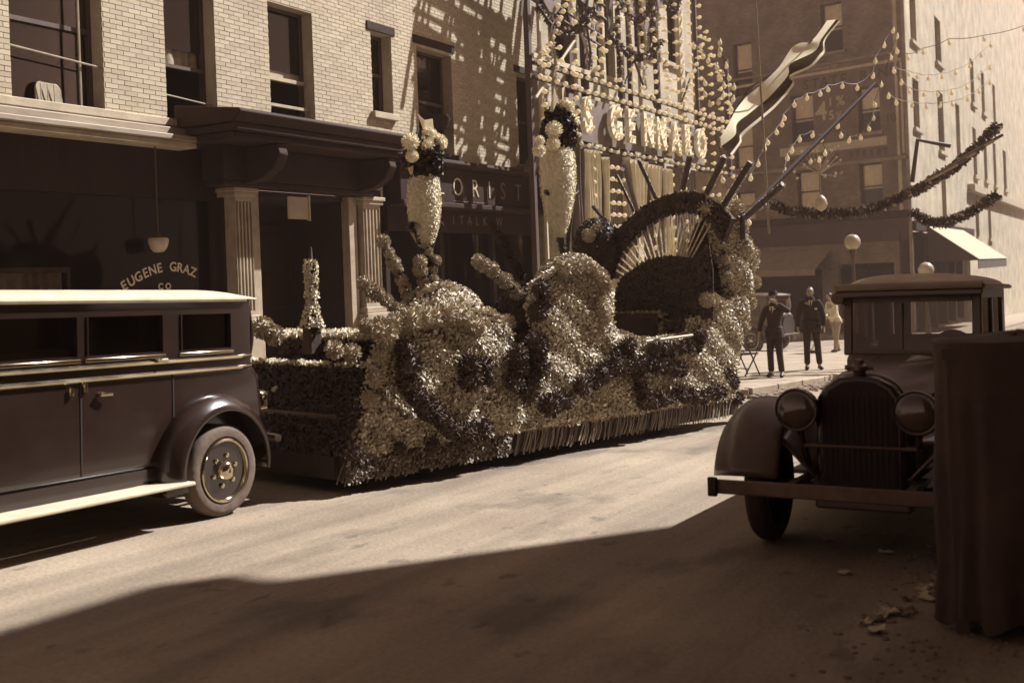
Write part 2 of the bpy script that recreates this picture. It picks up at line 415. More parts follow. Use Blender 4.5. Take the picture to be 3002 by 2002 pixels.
# ================================================================== THE SETTING
g = MB()
def gfn(u, v):
    s, w = -150 + 550*u, -300 + 600*v
    return W3(s, w, gz(s))
g.grid(gfn, 11, 6); tag(g.build('road', m_road), kind='structure')
def slab(name, poly, h, mat, off=.0):
    mb = MB(); n = len(poly)
    mb.v += [W3(s, w, gz(s)+h) for s, w in poly] + [W3(s, w, gz(s)-.06) for s, w in poly]
    mb.f += [tuple(range(n)), tuple(range(2*n-1, n-1, -1))] + [(i, n+i, n+(i+1) % n, (i+1) % n) for i in range(n)]
    o = mb.build(name, mat); return tag(o, kind='structure')
far_edge = [(-20, 9.5), (15.2, 9.5), (17.0, 8.0), (18.3, 5.95), (22.4, 5.32), (30, 5.0), (31.4, 6.2)]
walk_far = slab('sidewalk', far_edge + [(31.6, 12.6), (-20, 12.6)], .13, m_pave)
near_edge = [(-14, .3), (16.0, .3), (17.0, -.6)]
walk_near = slab('near_sidewalk', near_edge + [(17.2, -3.4), (-14, -3.4)], .13, m_pave)
E76 = R(76)
BC = (47.19, 8.27)
def bank(l, out=0.0):   # along the shaded bank wall, out = metres in front of it
    return BC[0] + l*math.cos(E76) - out*math.sin(E76), BC[1] + l*math.sin(E76) + out*math.cos(E76)
slab('bank_sidewalk', [bank(20, 2.4), bank(-1.6, 2.4), (BC[0]-1.0, BC[1]-2.6), (130, BC[1]-2.6), (130, BC[1]+.5), bank(.5, -.5), bank(20, -.5)], .13, m_pave)
# granite kerb stones along the edges that show
def kerb_run(parent, edge, length=.95, inset=.075):
    rn = random.Random(4)
    for (s0, w0), (s1, w1) in zip(edge[:-1], edge[1:]):
        L = math.hypot(s1-s0, w1-w0); n = max(1, int(L/length)); ang = math.atan2(w1-w0, s1-s0)
        for i in range(n):
            t = (i+.5)/n; s, w = s0+(s1-s0)*t, w0+(w1-w0)*t
            if s < 2 : continue
            mb = MB(); l = L/n*.5-.012; mb.box(-l, l, -.07, .09, -.1, .142+rn.uniform(-.008, .008))
            m = street_mat(s, w, gz(s), ang+rn.uniform(-.008, .008), math.atan(SLOPE))
            mb.xf(m); mb.build('kerb_stone', m_kerb, parent, bevel=.015)
kerb_run(walk_far, far_edge); kerb_run(walk_near, near_edge)
# expansion joints of the far sidewalk: thin dark grooves are left to the slabs themselves
for s in [x*1.6+17.4 for x in range(8)]:
    mb = MB(); w0 = 6.3 if s < 20 else 5.6
    mb.v += [W3(s, w0, gz(s)+.134), W3(s+.02, w0, gz(s+.02)+.134), W3(s+.02, 12, gz(s+.02)+.134), W3(s, 12, gz(s)+.134)]; mb.f.append((0, 1, 2, 3))
    mb.build('paving_joint', m_dirt, walk_far)

# ------------------------------------------------------------------ building A: pale brick over shops
WA = 12.0
bA = sthing('brick_house', 'pale painted brick house with deep windows above a dark shopfront and columned entrance', 'house', 9.0, WA, gz(9))
SILL = 4.13
wins = [(8.62, 10.02, SILL, 6.25), (11.10, 12.09, SILL, 6.25), (13.27, 14.35, SILL-.0, 6.25), (15.97, 16.59, 4.78, 6.25), (17.41, 18.64, 4.2, 6.2), (21.3, 22.3, 4.2, 6.24), (5.6, 7.1, SILL, 6.25)]
wall = holes_wall(MB(), 3.0, 22.6, 4.02, 10.6, WA, WA+.34, wins).build('wall', m_mortar, bA)
# bricks: nearest 300 singly, the rest as one mass
BL, BH, PITCH = .205, .058, .068
bricks = []
row = 0; z = 4.10
while z < 8.9:
    x = 8.0 - (BL+.01)*.5*(row % 2)
    while x < 22.6:
        a, b = x, min(x+BL, 22.6)
        segs = [(a, b)]
        for h in wins:
            if z+BH > h[2] and z < h[3]:
                ns = []
                for (p, q) in segs:
                    if q <= h[0] or p >= h[1]: ns.append((p, q))
                    else:
                        if p < h[0]: ns.append((p, h[0]))
                        if q > h[1]: ns.append((h[1], q))
                segs = ns
        for (p, q) in segs:
            if q-p > .03: bricks.append((p, q, z))
        x += BL+.010
    z += PITCH; row += 1
full = MB().box(-BL/2, BL/2, -.006, .02, 0, BH); bmf = full.mesh('brick'); bmf.materials.append(m_brick)
def seen(p, q, z):   # roughly inside the picture
    r = W3((p+q)/2, WA, z)-EYEV; px = CX+F*(r.x/r.y*ca-r.z/r.y*sa); py = HY-F*(r.x/r.y*sa+r.z/r.y*ca)
    return 130 < px < 1500 and 125 < py < 600
cand = sorted([b for b in bricks if abs(b[1]-b[0]-BL) < 1e-6 and seen(*b)], key=lambda b: b[0])[:300]
cs = set(cand); rest = MB()
for (p, q, z) in bricks:
    jit = rnd.uniform(-.004, .004)
    if (p, q, z) in cs: inst('brick', bmf, wall, ploc(bA, (p+q)/2, WA+jit*.7, z))
    else: rest.box(p, q, WA-.006+jit*.7, WA+.02, z, z+BH)
tag(rest.build('brick_mass', m_brick, wall), kind='stuff')
# window sills, sashes and what hangs in them
def window(parent, s0, s1, z0, z1, w, style, sash=m_sash):
    fr = MB(); d = w+.22; t = .055
    fr.box(s0, s0+t, d, d+.08, z0, z1); fr.box(s1-t, s1, d, d+.08, z0, z1); fr.box(s0+t, s1-t, d, d+.08, z1-t, z1); fr.box(s0+t, s1-t, d, d+.08, z0, z0+t)
    zm = (z0+z1)/2
    if style != 'open': fr.box(s0+t, s1-t, d-.01, d+.06, zm-.03, zm+.03)
    wo = fr.build('window', sash, parent)
    pn = MB(); pn.box(s0+t, s1-t, d+.035, d+.04, zm+.03, z1-t); pn.build('pane', m_glass, wo)
    if style not in ('open',): pn = MB(); pn.box(s0+t, s1-t, d+.055, d+.06, z0+t, zm-.03); pn.build('pane', m_glass, wo)
    return wo
def folds(mb, s0, s1, z0, z1, w, amp, nf, seg=60):
    mb.grid(lambda u, v: (s0+(s1-s0)*u, w+amp*math.sin(u*nf*6.283+1.3*math.sin(u*9)), z0+(z1-z0)*v), seg, 2); return mb
room = MB()
room.box(3.1, 22.5, WA+3.2, WA+3.3, 3.9, 8.2).box(3.1, 22.5, WA+.36, WA+3.2, 8.1, 8.2).box(3.1, 22.5, WA+.36, WA+3.2, 3.86, 3.96)
for q in (3.1, 10.55, 12.7, 15.2, 17.0, 20, 22.4): room.box(q, q+.1, WA+.36, WA+3.2, 3.96, 8.1)
room.build('dark_rooms', m_room, bA)
sty = ['sash', 'half', 'blind', 'sash', 'lace', 'sash', 'sash']
for i, (s0, s1, z0, z1) in enumerate(wins):
    wo = window(bA, s0, s1, z0, z1, WA, 'open' if i in (1, 2) else 'sash')
    if i == 1:
        folds(MB(), s0+.06, s1-.06, 4.98, 6.1, WA+.31, .02, 5).build('curtain', m_curtain, wo, smooth=True)
        MB().box(s0+.05, s1-.05, WA+.2, WA+.27, 4.93, 4.98).build('sash_rail', m_sash, wo)
        MB().tube([(s0, WA+.1, 4.5), (s1, WA+.1, 4.44)], .012, 6).build('curtain_rod', m_wirel, wo)
    if i == 2:
        folds(MB(), s0+.05, s1-.05, 5.12, 6.15, WA+.28, .004, 2).build('blind', m_blind, wo, smooth=True)
        MB().box(s0+.04, s1-.04, WA+.16, WA+.24, 5.04, 5.10).build('sash_rail', m_stone, wo)
        MB().box(s0+.04, s1-.04, WA+.10, WA+.17, 4.60, 4.645).build('sash_rail', m_stone, wo)
        MB().box(s0+.04, s1-.04, WA+.10, WA+.17, 4.26, 4.30).build('sash_rail', m_stone, wo)
    if i == 4:
        folds(MB(), s0+.06, s1-.06, 4.95, 6.1, WA+.33, .03, 6).build('curtain', m_curtain, wo, smooth=True)
        MB().lathe([(.02, 0), (.30, .05), (.36, .22), (.32, .3), (.001, .3)], 16, (s0+.55, WA+.05, 4.62)).build('window_basket', m_darkwood, wo, smooth=True)
    if i == 3: MB().box(s0+.06, s0+.3, WA+.29, WA+.30, 5.0, 5.7).build('curtain', m_curtain, wo)
    if i == 0:
        MB().tube([(8.0, WA+.02, 4.82), (10.02, WA+.05, 4.70)], .014, 6).build('guard_rail', m_wirel, wo)
        MB().tube([(9.72, WA+.1, SILL), (9.72, WA+.1, 6.2)], .02, 6).build('guard_post', m_wirel, wo)
MB().box(3.0, 11.9, WA-.07, WA+.2, SILL-.115, SILL).build('sill_course', m_stone, bA, bevel=.012)
MB().box(15.9, 16.66, WA-.10, WA+.2, 4.66, 4.78).build('window_sill', m_stone, bA, bevel=.012)
MB().box(17.3, 18.75, WA-.05, WA+.2, 4.08, 4.195).build('window_sill', m_cornice, bA, bevel=.012)
MB().box(21.2, 22.4, WA-.08, WA+.2, 4.08, 4.195).build('window_sill', m_grey, bA, bevel=.012)
for (s0, s1) in ((17.3, 18.75), (21.2, 22.4), (15.85, 16.7)): MB().box(s0, s1, WA-.03, WA+.2, 6.26, 6.42).build('lintel', m_cornice, bA, bevel=.01)
# pale enamelled basin on the sill and a cup
pl_ = sthing('chair_back', 'pale rounded chair back showing in the window over the shop', 'chair', 9.28, WA+.18, SILL)
def chb(u, v):
    a = math.pi*u; return (9.28-.20*math.copysign(abs(math.cos(a))**.6, math.cos(a)), WA+.16+.05*math.sin(a)*v, SILL+.01+v*.30*math.sin(a)**.5)
MB().grid(chb, 24, 8).build('backrest', m_curtain, pl_, smooth=True, solid=.02)
for q in (9.14, 9.24, 9.34): MB().tube([(q, WA+.13, SILL), (q, WA+.14, SILL+.26)], .008, 6).build('slat', m_stone, pl_)
# shopfront on the left of the entrance
sh = MB()
sh.box(3.0, 11.45, WA-.20, WA+.02, 3.86, 3.98)
sh.box(3.0, 11.4, WA-.34, WA+.02, 3.78, 3.86)
shop_f = sh.build('shop_cornice', m_fascia, bA, bevel=.015)
MB().box(3.0, 11.4, WA-.26, WA+.18, 3.70, 3.78).build('shop_cornice_moulding', m_stone, bA, bevel=.012)
MB().box(3.0, 12.12, WA+.10, WA+.18, 3.0, 3.75).build('shop_fascia', m_darkwood, bA)
MB().box(3.0, 12.05, WA-.08, WA+.25, gz(9)-.3, .75).build('stall_riser', m_darkwood, bA)
for q in (3.0, 7.6, 12.0): MB().box(q, q+.12, WA+.08, WA+.28, .75, 3.0).build('mullion', m_darkwood, bA, bevel=.01)
for a, b in ((3.12, 7.6), (7.72, 12.0)): MB().box(a, b, WA+.18, WA+.19, .75, 3.0).build('shop_pane', m_shopglass, bA)
MB().box(3.0, 12.6, WA+2.6, WA+2.7, gz(9)-.3, 3.8).box(3.0, 12.6, WA+.3, WA+2.6, 3.4, 3.5).box(3.0, 12.6, WA+.3, WA+2.6, gz(9)-.3, .3).box(12.5, 12.6, WA+.3, WA+2.6, .3, 3.4).build('shop_interior', m_room, bA)
folds(MB(), 8.3, 9.45, .78, 1.98, WA+.26, .03, 7, 80).build('shop_curtain', m_curtain, bA, smooth=True)
MB().box(8.3, 9.52, WA+.20, WA+.23, 1.96, 2.03).box(9.48, 9.53, WA+.20, WA+.23, .76, 2.03).build('curtain_frame', m_steel, bA)
arc = 'EUGENE GRAZ'
a0, z0a = atw(305, 655, WA); a1, z1a = atw(500, 650, WA)
for i, ch in enumerate(arc):
    if ch == ' ': continue
    t = i/(len(arc)+1.5); s = a0+(a1-a0)*t; zz = 1.74+.27*math.sin(math.pi*min(1, t*.92+.02)); sl = .27*math.pi*math.cos(math.pi*(t*.92+.02))/(a1-a0)
    text_part('window_letter', ch, bA, s, WA+.172, zz, .19, m_gilt, roty=-math.atan(sl), extrude=.002, offset=.004)
for i, ch in enumerate('CO'): text_part('window_letter', ch, bA, 11.02+i*.14, WA+.172, 1.73, .13, m_gilt, extrude=.002, offset=.004)
# globe lamp inside the shop window
lp = thing('hanging_lamp', 'pale opal bowl lamp hanging in the dark shop window', 'lamp', mat=street_mat(10.8, WA-.06, 2.33))
MB().lathe([(.001, -.12), (.07, -.11), (.115, -.06), (.14, .02), (.145, .06), (.13, .085), (.001, .09)], 24).build('shade', m_opal, lp, smooth=True)
MB().tube([(0, 0, .09), (0, 0, 1.37)], .012, 8).lathe([(.03, .08), (.03, .14), (.001, .15)], 12).build('stem', m_steel, lp)
# columned entrance
pe = sthing('entrance_portico', 'dark entrance portico with fluted columns and a deep brown cornice', 'portico', 12.2, 11.2, gz(12))
S0, S1, WP = 11.22, 15.32, 10.72
cor = MB()
cor.prism([(WP-.02, 4.12), (WP+.02, 4.17), (WA, 4.33), (WA, 4.0), (WP+.1, 3.99)], S0, S1, 'x')
cor.build('cornice_top', m_cornice, pe, bevel=.02)
MB().box(S0+.04, S1-.04, WP+.10, WA-.01, 3.88, 3.985).box(S0+.10, S1-.10, WP+.2, WA-.01, 3.78, 3.878).build('cornice_moulding', m_cornice, pe, bevel=.02)
MB().box(S0+.5, S1+.25, WA-.45, WA-.01, 3.28, 3.776).build('frieze', m_cornice, pe, bevel=.01)
MB().box(S0+.55, S1+.2, WA-.40, WA-.01, 3.19, 3.276).build('architrave', m_cornice, pe, bevel=.015)
for s in (12.2, S1-.4):
    br = MB(); br.prism([(WP+.22, 3.77), (WP+.18, 3.62), (WP+.30, 3.42), (WP+.55, 3.28), (WA-.3, 3.21), (WA-.1, 3.21), (WA-.1, 3.77)], s, s+.2, 'x'); br.build('bracket', m_cornice, pe, bevel=.02)
def pillar(s0, s1):
    wf = WA-.22
    sh = MB(); sh.box(s0, s1, wf+.03, wf+.36, 1.25, 3.05)
    p = sh.build('column', m_column, pe)
    nfl = 5; wd = (s1-s0)
    for i in range(nfl+1):
        c = s0+wd*(i/nfl); a, b = max(s0, c-.016), min(s1, c+.016)
        MB().box(a, b, wf, wf+.031, 1.32, 2.98).build('fillet', m_column, p, bevel=.006)
    for za in (1.25, 2.98): MB().box(s0-.005, s1+.005, wf-.005, wf+.04, za, za+.07).build('column_band', m_column, p)
    MB().box(s0-.05, s1+.05, wf-.05, wf+.38, 3.05, 3.12).build('capital', m_column, p, bevel=.012); MB().box(s0-.08, s1+.08, wf-.08, wf+.38, 3.12, 3.188).build('capital', m_column, p, bevel=.012)
    MB().box(s0-.05, s1+.05, wf-.05, wf+.38, 1.14, 1.25).build('column_base', m_column, p, bevel=.012); MB().box(s0-.09, s1+.09, wf-.09, wf+.40, gz(12)-.3, 1.14).build('pedestal', m_column, p, bevel=.012)
pillar(12.16, 12.52); pillar(15.28, 15.76)
for a, b in ((12.55, 12.78), (15.0, 15.22)): MB().box(a, b, WA-.12, WA+.05, gz(12)-.3, 3.18).build('pilaster', m_column, pe, bevel=.01)
MB().box(12.125, 12.66, WA+.0, WA+.25, gz(12)-.3, 3.9).build('jamb_wall', m_darkwood, pe); MB().box(15.12, 16.1, WA+.0, WA+.25, gz(12)-.3, 3.9).build('jamb_wall', m_darkwood, pe)
# door recess
MB().box(12.8, 14.98, WA+1.2, WA+1.3, gz(12)-.3, 3.19).box(12.7, 12.8, WA+.06, WA+1.2, gz(12)-.3, 3.19).box(14.98, 15.08, WA+.06, WA+1.2, gz(12)-.3, 3.19).box(12.8, 14.98, WA, WA+1.2, 3.1, 3.19).build('door_recess', m_room, pe)
for q in (12.9, 13.9):
    dr = MB().box(q, q+.95, WA+1.12, WA+1.19, .3, 2.75).build('door_leaf', m_darkwood, pe, bevel=.01)
    for zz in (.45, 1.3, 2.0): MB().box(q+.15, q+.8, WA+1.10, WA+1.125, zz, zz+.6).build('door_panel', m_darkwood, dr, bevel=.012)
MB().box(12.3, 15.4, 11.0, WA+1.15, gz(12)-.3, .3).build('stoop', m_grey, pe, bevel=.02)
nb = sthing('paper_notice', 'small pale notice board hanging in the dark doorway', 'notice', 13.3, 11.5, 2.85)
MB().box(13.02, 13.5, 11.495, 11.515, 2.72, 3.07).build('card', m_blind, nb)
MB().box(13.50, 13.53, 11.48, 11.53, 2.70, 3.10).build('edge_batten', m_stone, nb)
MB().tube([(13.1, 11.505, 3.07), (13.1, 11.505, 3.19)], .004, 5).tube([(13.42, 11.505, 3.07), (13.42, 11.505, 3.19)], .004, 5).build('cord', m_wire, nb)
# florist's shop
fl = sthing('florist_shopfront', 'dark florist shopfront with a worn letterboard above the window', 'shopfront', 18.5, WA, gz(18))
MB().prism([(WA-.62, 3.9), (WA-.60, 3.97), (WA, 4.06), (WA, 3.86), (WA-.5, 3.84)], 16.1, 22.0, 'x').build('sign_cornice', m_cornice, fl, bevel=.015)
MB().box(16.15, 21.9, WA-.42, WA-.01, 3.16, 3.835).build('letterboard', m_darkwood, fl, bevel=.01)
MB().box(16.1, 21.95, WA-.52, WA-.01, 3.06, 3.155).build('sign_moulding', m_cornice, fl, bevel=.015)
MB().box(16.15, 21.9, WA-.1, WA-.01, 2.62, 3.05).build('lower_board', m_darkwood, fl)
xs = [17.02, 17.42, 17.86, 18.36, 18.80, 19.15, 19.75]
for ch, s in zip('FLORIST', [17.05, 17.5, 18.1, 18.75, 19.3, 19.85, 20.5]): text_part('sign_letter', ch, fl, s-.05, WA-.428, 3.47, .52, m_gilt if ch in 'FLORI' else m_faded, extrude=.008, offset=-.008, sx=.9)
for i, ch in enumerate('ITALK W'):
    if ch != ' ': text_part('sign_letter', ch, fl, 18.35+i*.3, WA-.108, 2.86, .26, m_faded, extrude=.004)
MB().box(17.9, 19.1, WA-.426, WA-.42, 3.2, 3.215).build('gilt_rule', m_faded, fl)
MB().box(16.2, 21.9, WA, WA+.3, gz(18)-.3, .5).build('stall_riser', m_darkwood, fl)
for q in (16.1, 17.9, 19.9, 21.8): MB().box(q, q+.12, WA-.06, WA+.2, .5, 2.62).build('mullion', m_darkwood, fl)
for a, b in ((16.22, 17.9), (18.02, 19.9), (20.02, 21.8)): MB().box(a, b, WA+.05, WA+.06, .5, 2.62).build('shop_pane', m_shopglass, fl)
MB().box(16.1, 22.0, WA+2.5, WA+2.6, gz(18)-.3, 3.2).box(16.1, 22.0, WA+.3, WA+2.5, 3.1, 3.2).box(16.1, 16.2, WA+.26, WA+2.5, gz(18)-.3, 3.1).box(21.95, 22.05, WA+.26, WA+2.5, gz(18)-.3, 3.1).box(16.2, 21.9, WA+.3, WA+2.5, gz(18)-.3, .1).build('shop_interior', m_room, fl)
# shop's sign board standing out with a flag staff
fp = sthing('wall_flagpole', 'short dark pole slanting out above the florist sign', 'pole', 20.2, WA-.05, 4.0)
a_, b_ = Vector((20.5, WA-.55, 3.98)), Vector((21.0, WA-1.0, 4.75))
MB().tube([a_, b_], .07, 8).build('staff', m_timberd, fp); MB().box(20.4, 20.6, WA-.62, WA-.02, 3.93, 4.05).build('socket', m_steel, fp)

# ------------------------------------------------------------------ building B behind the illuminations
bB = sthing('corner_house', 'sunlit brick corner house with stone sills behind the light frame', 'house', 27, WA, gz(27))
wB = [(22.95, 24.2, 6.85, 9.0), (25.6, 26.75, 6.85, 9.0), (28.1, 29.3, 7.9, 10.0), (30.6, 31.7, 7.9, 10.0), (23.2, 24.2, 3.9, 5.6), (25.8, 26.8, 4.0, 5.8), (28.3, 29.3, 4.0, 5.8), (30.7, 31.6, 4.0, 5.8)]
holes_wall(MB(), 22.63, 32.6, gz(30)-.3, 12.5, WA+.01, WA+.35, wB).build('wall', m_rowbrick, bB)
MB().box(32.25, 32.6, WA+.36, WA+14, gz(32)-.4, 12.5).build('side_wall', m_rowbrick, bB)
MB().box(22.7, 32.2, WA+2.6, WA+2.7, 0, 12.3).build('dark_rooms', m_room, bB)
for (s0, s1, z0, z1) in wB:
    window(bB, s0, s1, z0, z1, WA, 'sash')
    MB().box(s0-.35, s1+.45, WA-.09, WA+.2, z0-.12, z0).build('window_sill', m_stone, bB, bevel=.01)
    MB().box(s0-.12, s1+.12, WA-.03, WA+.2, z1+.01, z1+.2).build('lintel', m_stone, bB, bevel=.01)
# ------------------------------------------------------------------ the bank across the side street
bkm = Matrix.Translation(W3(BC[0], BC[1], gz(47))) @ Matrix.Rotation(R(60)+E76, 4, 'Z')   # local x runs along the shaded wall, local -y... faces the camera at +y
bk = thing('bank_building', 'tall brown brick bank with painted signs on its shaded side wall', 'building', mat=bkm)
G0 = gz(47)
def Z(z): return z-G0
bw_ = [(4.11, 5.19, 7.13, 9.25), (1.06, 2.03, 7.24, 9.15), (3.96, 5.05, 4.05, 5.88), (1.07, 2.08, 3.99, 5.92), (7.09, 8.07, 9.6, 12.05), (2.6, 3.6, 10.9, 13), (7.2, 8.2, 6.3, 8.3), (10.2, 11.2, 9.6, 12.0), (10.2, 11.2, 6.3, 8.3), (7.2, 8.2, 3.9, 5.2)]
hb = [(a, b, Z(c), Z(d)) for a, b, c, d in bw_]
# facing side is local +y: the wall occupies y from -.35 to 0
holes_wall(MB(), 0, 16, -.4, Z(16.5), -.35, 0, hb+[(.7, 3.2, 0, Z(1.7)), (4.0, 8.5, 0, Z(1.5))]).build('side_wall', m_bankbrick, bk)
for (a, b, c, d) in hb:
    t = .06; fr = MB(); y0, y1 = -.22, -.16; zm = (c+d)/2
    fr.box(a, a+t, y0, y1, c, d).box(b-t, b, y0, y1, c, d).box(a+t, b-t, y0, y1, d-t, d).box(a+t, b-t, y0, y1, c, c+t).box(a+t, b-t, y0, y1+.01, zm-.03, zm+.03)
    wo = fr.build('window', m_sash, bk)
    MB().box(a+t, b-t, -.20, -.19, c+t, zm-.03).build('pane', m_clear, wo); MB().box(a+t, b-t, -.20, -.19, zm+.03, d-t).build('pane', m_clear, wo)
    lo = c+t if (int(a*10) % 3 == 0) else zm-.1
    MB().grid(lambda u, v, a=a, b=b, lo=lo, d=d: (a+t+(b-a-2*t)*u, -.26+.02*math.sin(u*30), lo+(d-t-lo)*v), 40, 1).build('curtain', m_white, wo, smooth=True)
    MB().box(a-.12, b+.12, -.1, .10, c-.14, c).build('window_sill', m_grey, bk, bevel=.015)
MB().box(1.7, 15.7, -3.2, -3.1, 0, Z(16)).build('dark_rooms', m_room, bk)
# painted sign ground and lettering
sg = MB()
holes_wall(sg, .12, 6.2, Z(6.12), Z(9.98), .001, .012, [(a-.12, b+.12, c-.14, d+.02) for a, b, c, d in hb[:2]])
sgo = sg.build('painted_sign', m_paintsign, bk)
MB().box(.05, 8.4, .001, .05, Z(10.0), Z(10.12)).build('sign_border', m_signlt, bk)
MB().box(.03, .13, .001, .04, Z(6.2), Z(10.0)).build('sign_border', m_signlt, bk)
MB().box(-.06, 9.8, .001, .12, Z(5.93), Z(6.1)).build('string_course', m_grey, bk, bevel=.02)
MB().box(-.06, 16, .001, .10, Z(10.35), Z(10.45)).build('string_course', m_grey, bk)
MB().box(.8, 5.8, .013, .03, Z(6.62), Z(6.98)).build('sign_panel', m_signlt, bk)
def bank_text(name, txt, x, z, size, mat, y=.016, **k):
    me = text_mesh(txt, size, **k); me.materials.append(mat)
    o = bpy.data.objects.new(name, me); col.objects.link(o); o.parent = bk; o.location = (x, y, Z(z)); o.rotation_euler = (R(90), 0, R(180)); return o
for i, ch in enumerate('CO STATE BANK'):
    if ch != ' ': bank_text('sign_letter', ch, 5.75-i*.445, 9.62, .62, m_signdk, extrude=.004, offset=.012)
bank_text('sign_letter', '4', 3.72, 8.35, 1.15, m_signlt, extrude=.004, offset=.012)
bank_text('sign_letter', '1', 3.28, 8.72, .5, m_signlt, extrude=.004, offset=.006); bank_text('sign_letter', '%', 2.82, 8.72, .6, m_signlt, extrude=.004, offset=.006)
bank_text('sign_letter', '5', 3.25, 8.15, .55, m_signlt, extrude=.004, offset=.008); bank_text('sign_letter', '½', 2.86, 8.12, .45, m_signlt, extrude=.004, offset=.006)
for i, ch in enumerate('MULBERRY STREET'):
    if ch != ' ': bank_text('sign_letter', ch, 5.2-i*.31, 6.36, .36, m_signdk, extrude=.004, offset=.006)
bank_text('sign_letter', 'POMAROW CO', 3.6, 10.24, .2, m_signlt, y=.05, extrude=.004)
bank_text('sign_letter', '7', .55, 8.3, .5, m_signdk, extrude=.004); bank_text('sign_letter', '10', .6, 7.7, .5, m_signdk, extrude=.004)
# shop level of the bank
MB().box(-.05, 16, .001, .14, Z(3.55), Z(3.85)).build('shop_cornice', m_darkwood, bk, bevel=.02)
MB().box(0, 16, .001, .08, Z(2.6), Z(3.54)).build('shop_fascia', m_awning2, bk)
MB().box(1.5, 15, -2.4, -2.3, -.2, Z(2)).build('shop_interior', m_room, bk)
for a, b in ((.72, 1.9), (1.96, 3.18), (4.02, 6.2), (6.26, 8.48)): MB().box(a, b, -.2, -.19, .5, Z(1.5)).build('shop_pane', m_shopglass, bk)
aw = thing('shop_awning', 'faded cloth awning slanting out over the shop in the shaded bank wall', 'awning', mat=bkm @ Matrix.Translation((0, 0, 0)))
MB().prism([(.1, Z(2.35)), (1.5, Z(1.55)), (1.5, Z(1.53)), (.1, Z(2.33))], 3.5, 8.6, 'x').build('canvas', m_awning, aw)
MB().box(3.5, 8.6, 1.49, 1.51, Z(1.28), Z(1.53)).build('valance', m_awning, aw)
MB().tube([(3.5, .1, Z(1.5)), (3.5, 1.48, Z(1.53))], .02, 6).tube([(8.6, .1, Z(1.5)), (8.6, 1.48, Z(1.53))], .02, 6).build('frame', m_steel, aw)
# street front of the bank and the row beyond it, in the sun
MB().box(-.14, .0, -.02, .03, 0, Z(16.5)).build('corner_strip', m_grey, bk)
fbk = thing('bank_street_front', 'bright sunlit street wall of the corner bank with narrow windows', 'facade', mat=street_mat(BC[0], BC[1], G0))
wf_ = [(2.0, 3.5, 7.45, 9.6), (2.0, 3.5, 11.2, 13.4), (8.6, 10.4, 7.0, 9.9), (8.6, 10.4, 11.3, 13.5), (8.9, 10.3, 3.0, 5.8), (14.5, 16.0, 7.0, 10.0)]
hf = [(a, b, Z(c), Z(d)) for a, b, c, d in wf_]
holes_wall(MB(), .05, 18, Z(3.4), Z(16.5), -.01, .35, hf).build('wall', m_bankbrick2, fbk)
for (a, b, c, d) in hf:
    fr = MB(); t = .08; zm = (c+d)/2
    fr.box(a, a+t, .2, .27, c, d).box(b-t, b, .2, .27, c, d).box(a+t, b-t, .2, .27, d-t, d).box(a+t, b-t, .2, .28, zm-.04, zm+.04).box(a+t, b-t, .2, .27, c, c+t)
    wo = fr.build('window', m_sash, fbk); MB().box(a+t, b-t, .235, .24, c+t, d-t).build('pane', m_glass, wo); MB().box(a, b, .6, .62, c-.1, d).build('blind', m_blind, wo)
    MB().box(a-.2, b+.2, -.14, .2, c-.18, c).build('window_sill', m_stone, fbk, bevel=.02)
MB().box(0, 18, -.3, .1, Z(3.0), Z(3.38)).build('shop_cornice', m_darkwood, fbk); MB().box(0, 18, .3, .4, 0, Z(3.0)).build('shop_front', m_room, fbk)
for q in range(0, 18, 3): MB().box(q, q+.3, -.02, .3, 0, Z(3.0)).build('shop_pier', m_darkwood, fbk)
fr2 = thing('row_house', 'sunlit row house further along the street past the bank', 'house', mat=street_mat(BC[0]+18.1, BC[1], G0))
h2 = [(3, 4.6, Z(6.6), Z(9.4)), (8, 9.6, Z(6.6), Z(9.4)), (13, 14.6, Z(6.6), Z(9.4)), (19, 21, Z(6.6), Z(9.4)), (3, 4.6, Z(10.8), Z(13.4)), (8, 9.6, Z(10.8), Z(13.4)), (14, 15.6, Z(10.8), Z(13.4)), (3, 4.6, Z(3), Z(5)), (9, 10.6, Z(3), Z(5))]
holes_wall(MB(), 0, 60, -1.5, Z(24), 0, .35, h2).build('wall', m_bankbrick2, fr2)
for (a, b, c, d) in h2:
    fr = MB(); t = .1; fr.box(a, a+t, .2, .27, c, d).box(b-t, b, .2, .27, c, d).box(a+t, b-t, .2, .27, d-t, d).box(a+t, b-t, .2, .28, (c+d)/2-.05, (c+d)/2+.05)
    wo = fr.build('window', m_sash, fr2); MB().box(a+t, b-t, .235, .24, c, d-t).build('pane', m_glass, wo); MB().box(a-.1, b+.1, .9, .95, c-.1, d).build('blind', m_room, wo)
    MB().box(a-.2, b+.2, -.15, .2, c-.2, c).build('window_sill', m_stone, fr2)
MB().box(0, 60, -.4, 0, Z(5.5), Z(5.9)).build('string_course', m_stone, fr2)
aw2 = thing('street_awning', 'big dark awning slanting over the sidewalk in front of the sunlit bank wall', 'awning', mat=street_mat(BC[0]+2.5, BC[1], G0))
MB().prism([(-.32, Z(3.2)), (-2.3, Z(1.7)), (-2.3, Z(1.66)), (-.32, Z(3.16))], 0, 11, 'x').build('canvas', m_awning2, aw2)
MB().box(0, 11, -2.31, -2.28, Z(1.3), Z(1.66)).build('valance', m_awning2, aw2)
MB().prism([(-.32, Z(3.2)), (-2.3, Z(1.66)), (-.32, Z(1.66))], -.03, 0, 'x').build('end_cloth', m_awning2, aw2)
MB().prism([(-.32, Z(3.23)), (-2.34, Z(1.71)), (-2.34, Z(1.705)), (-.32, Z(3.215))], .0, 11, 'x').build('sunlit_top_cloth', m_drape, aw2)  # pale sheet puts the sun on the awning top into colour
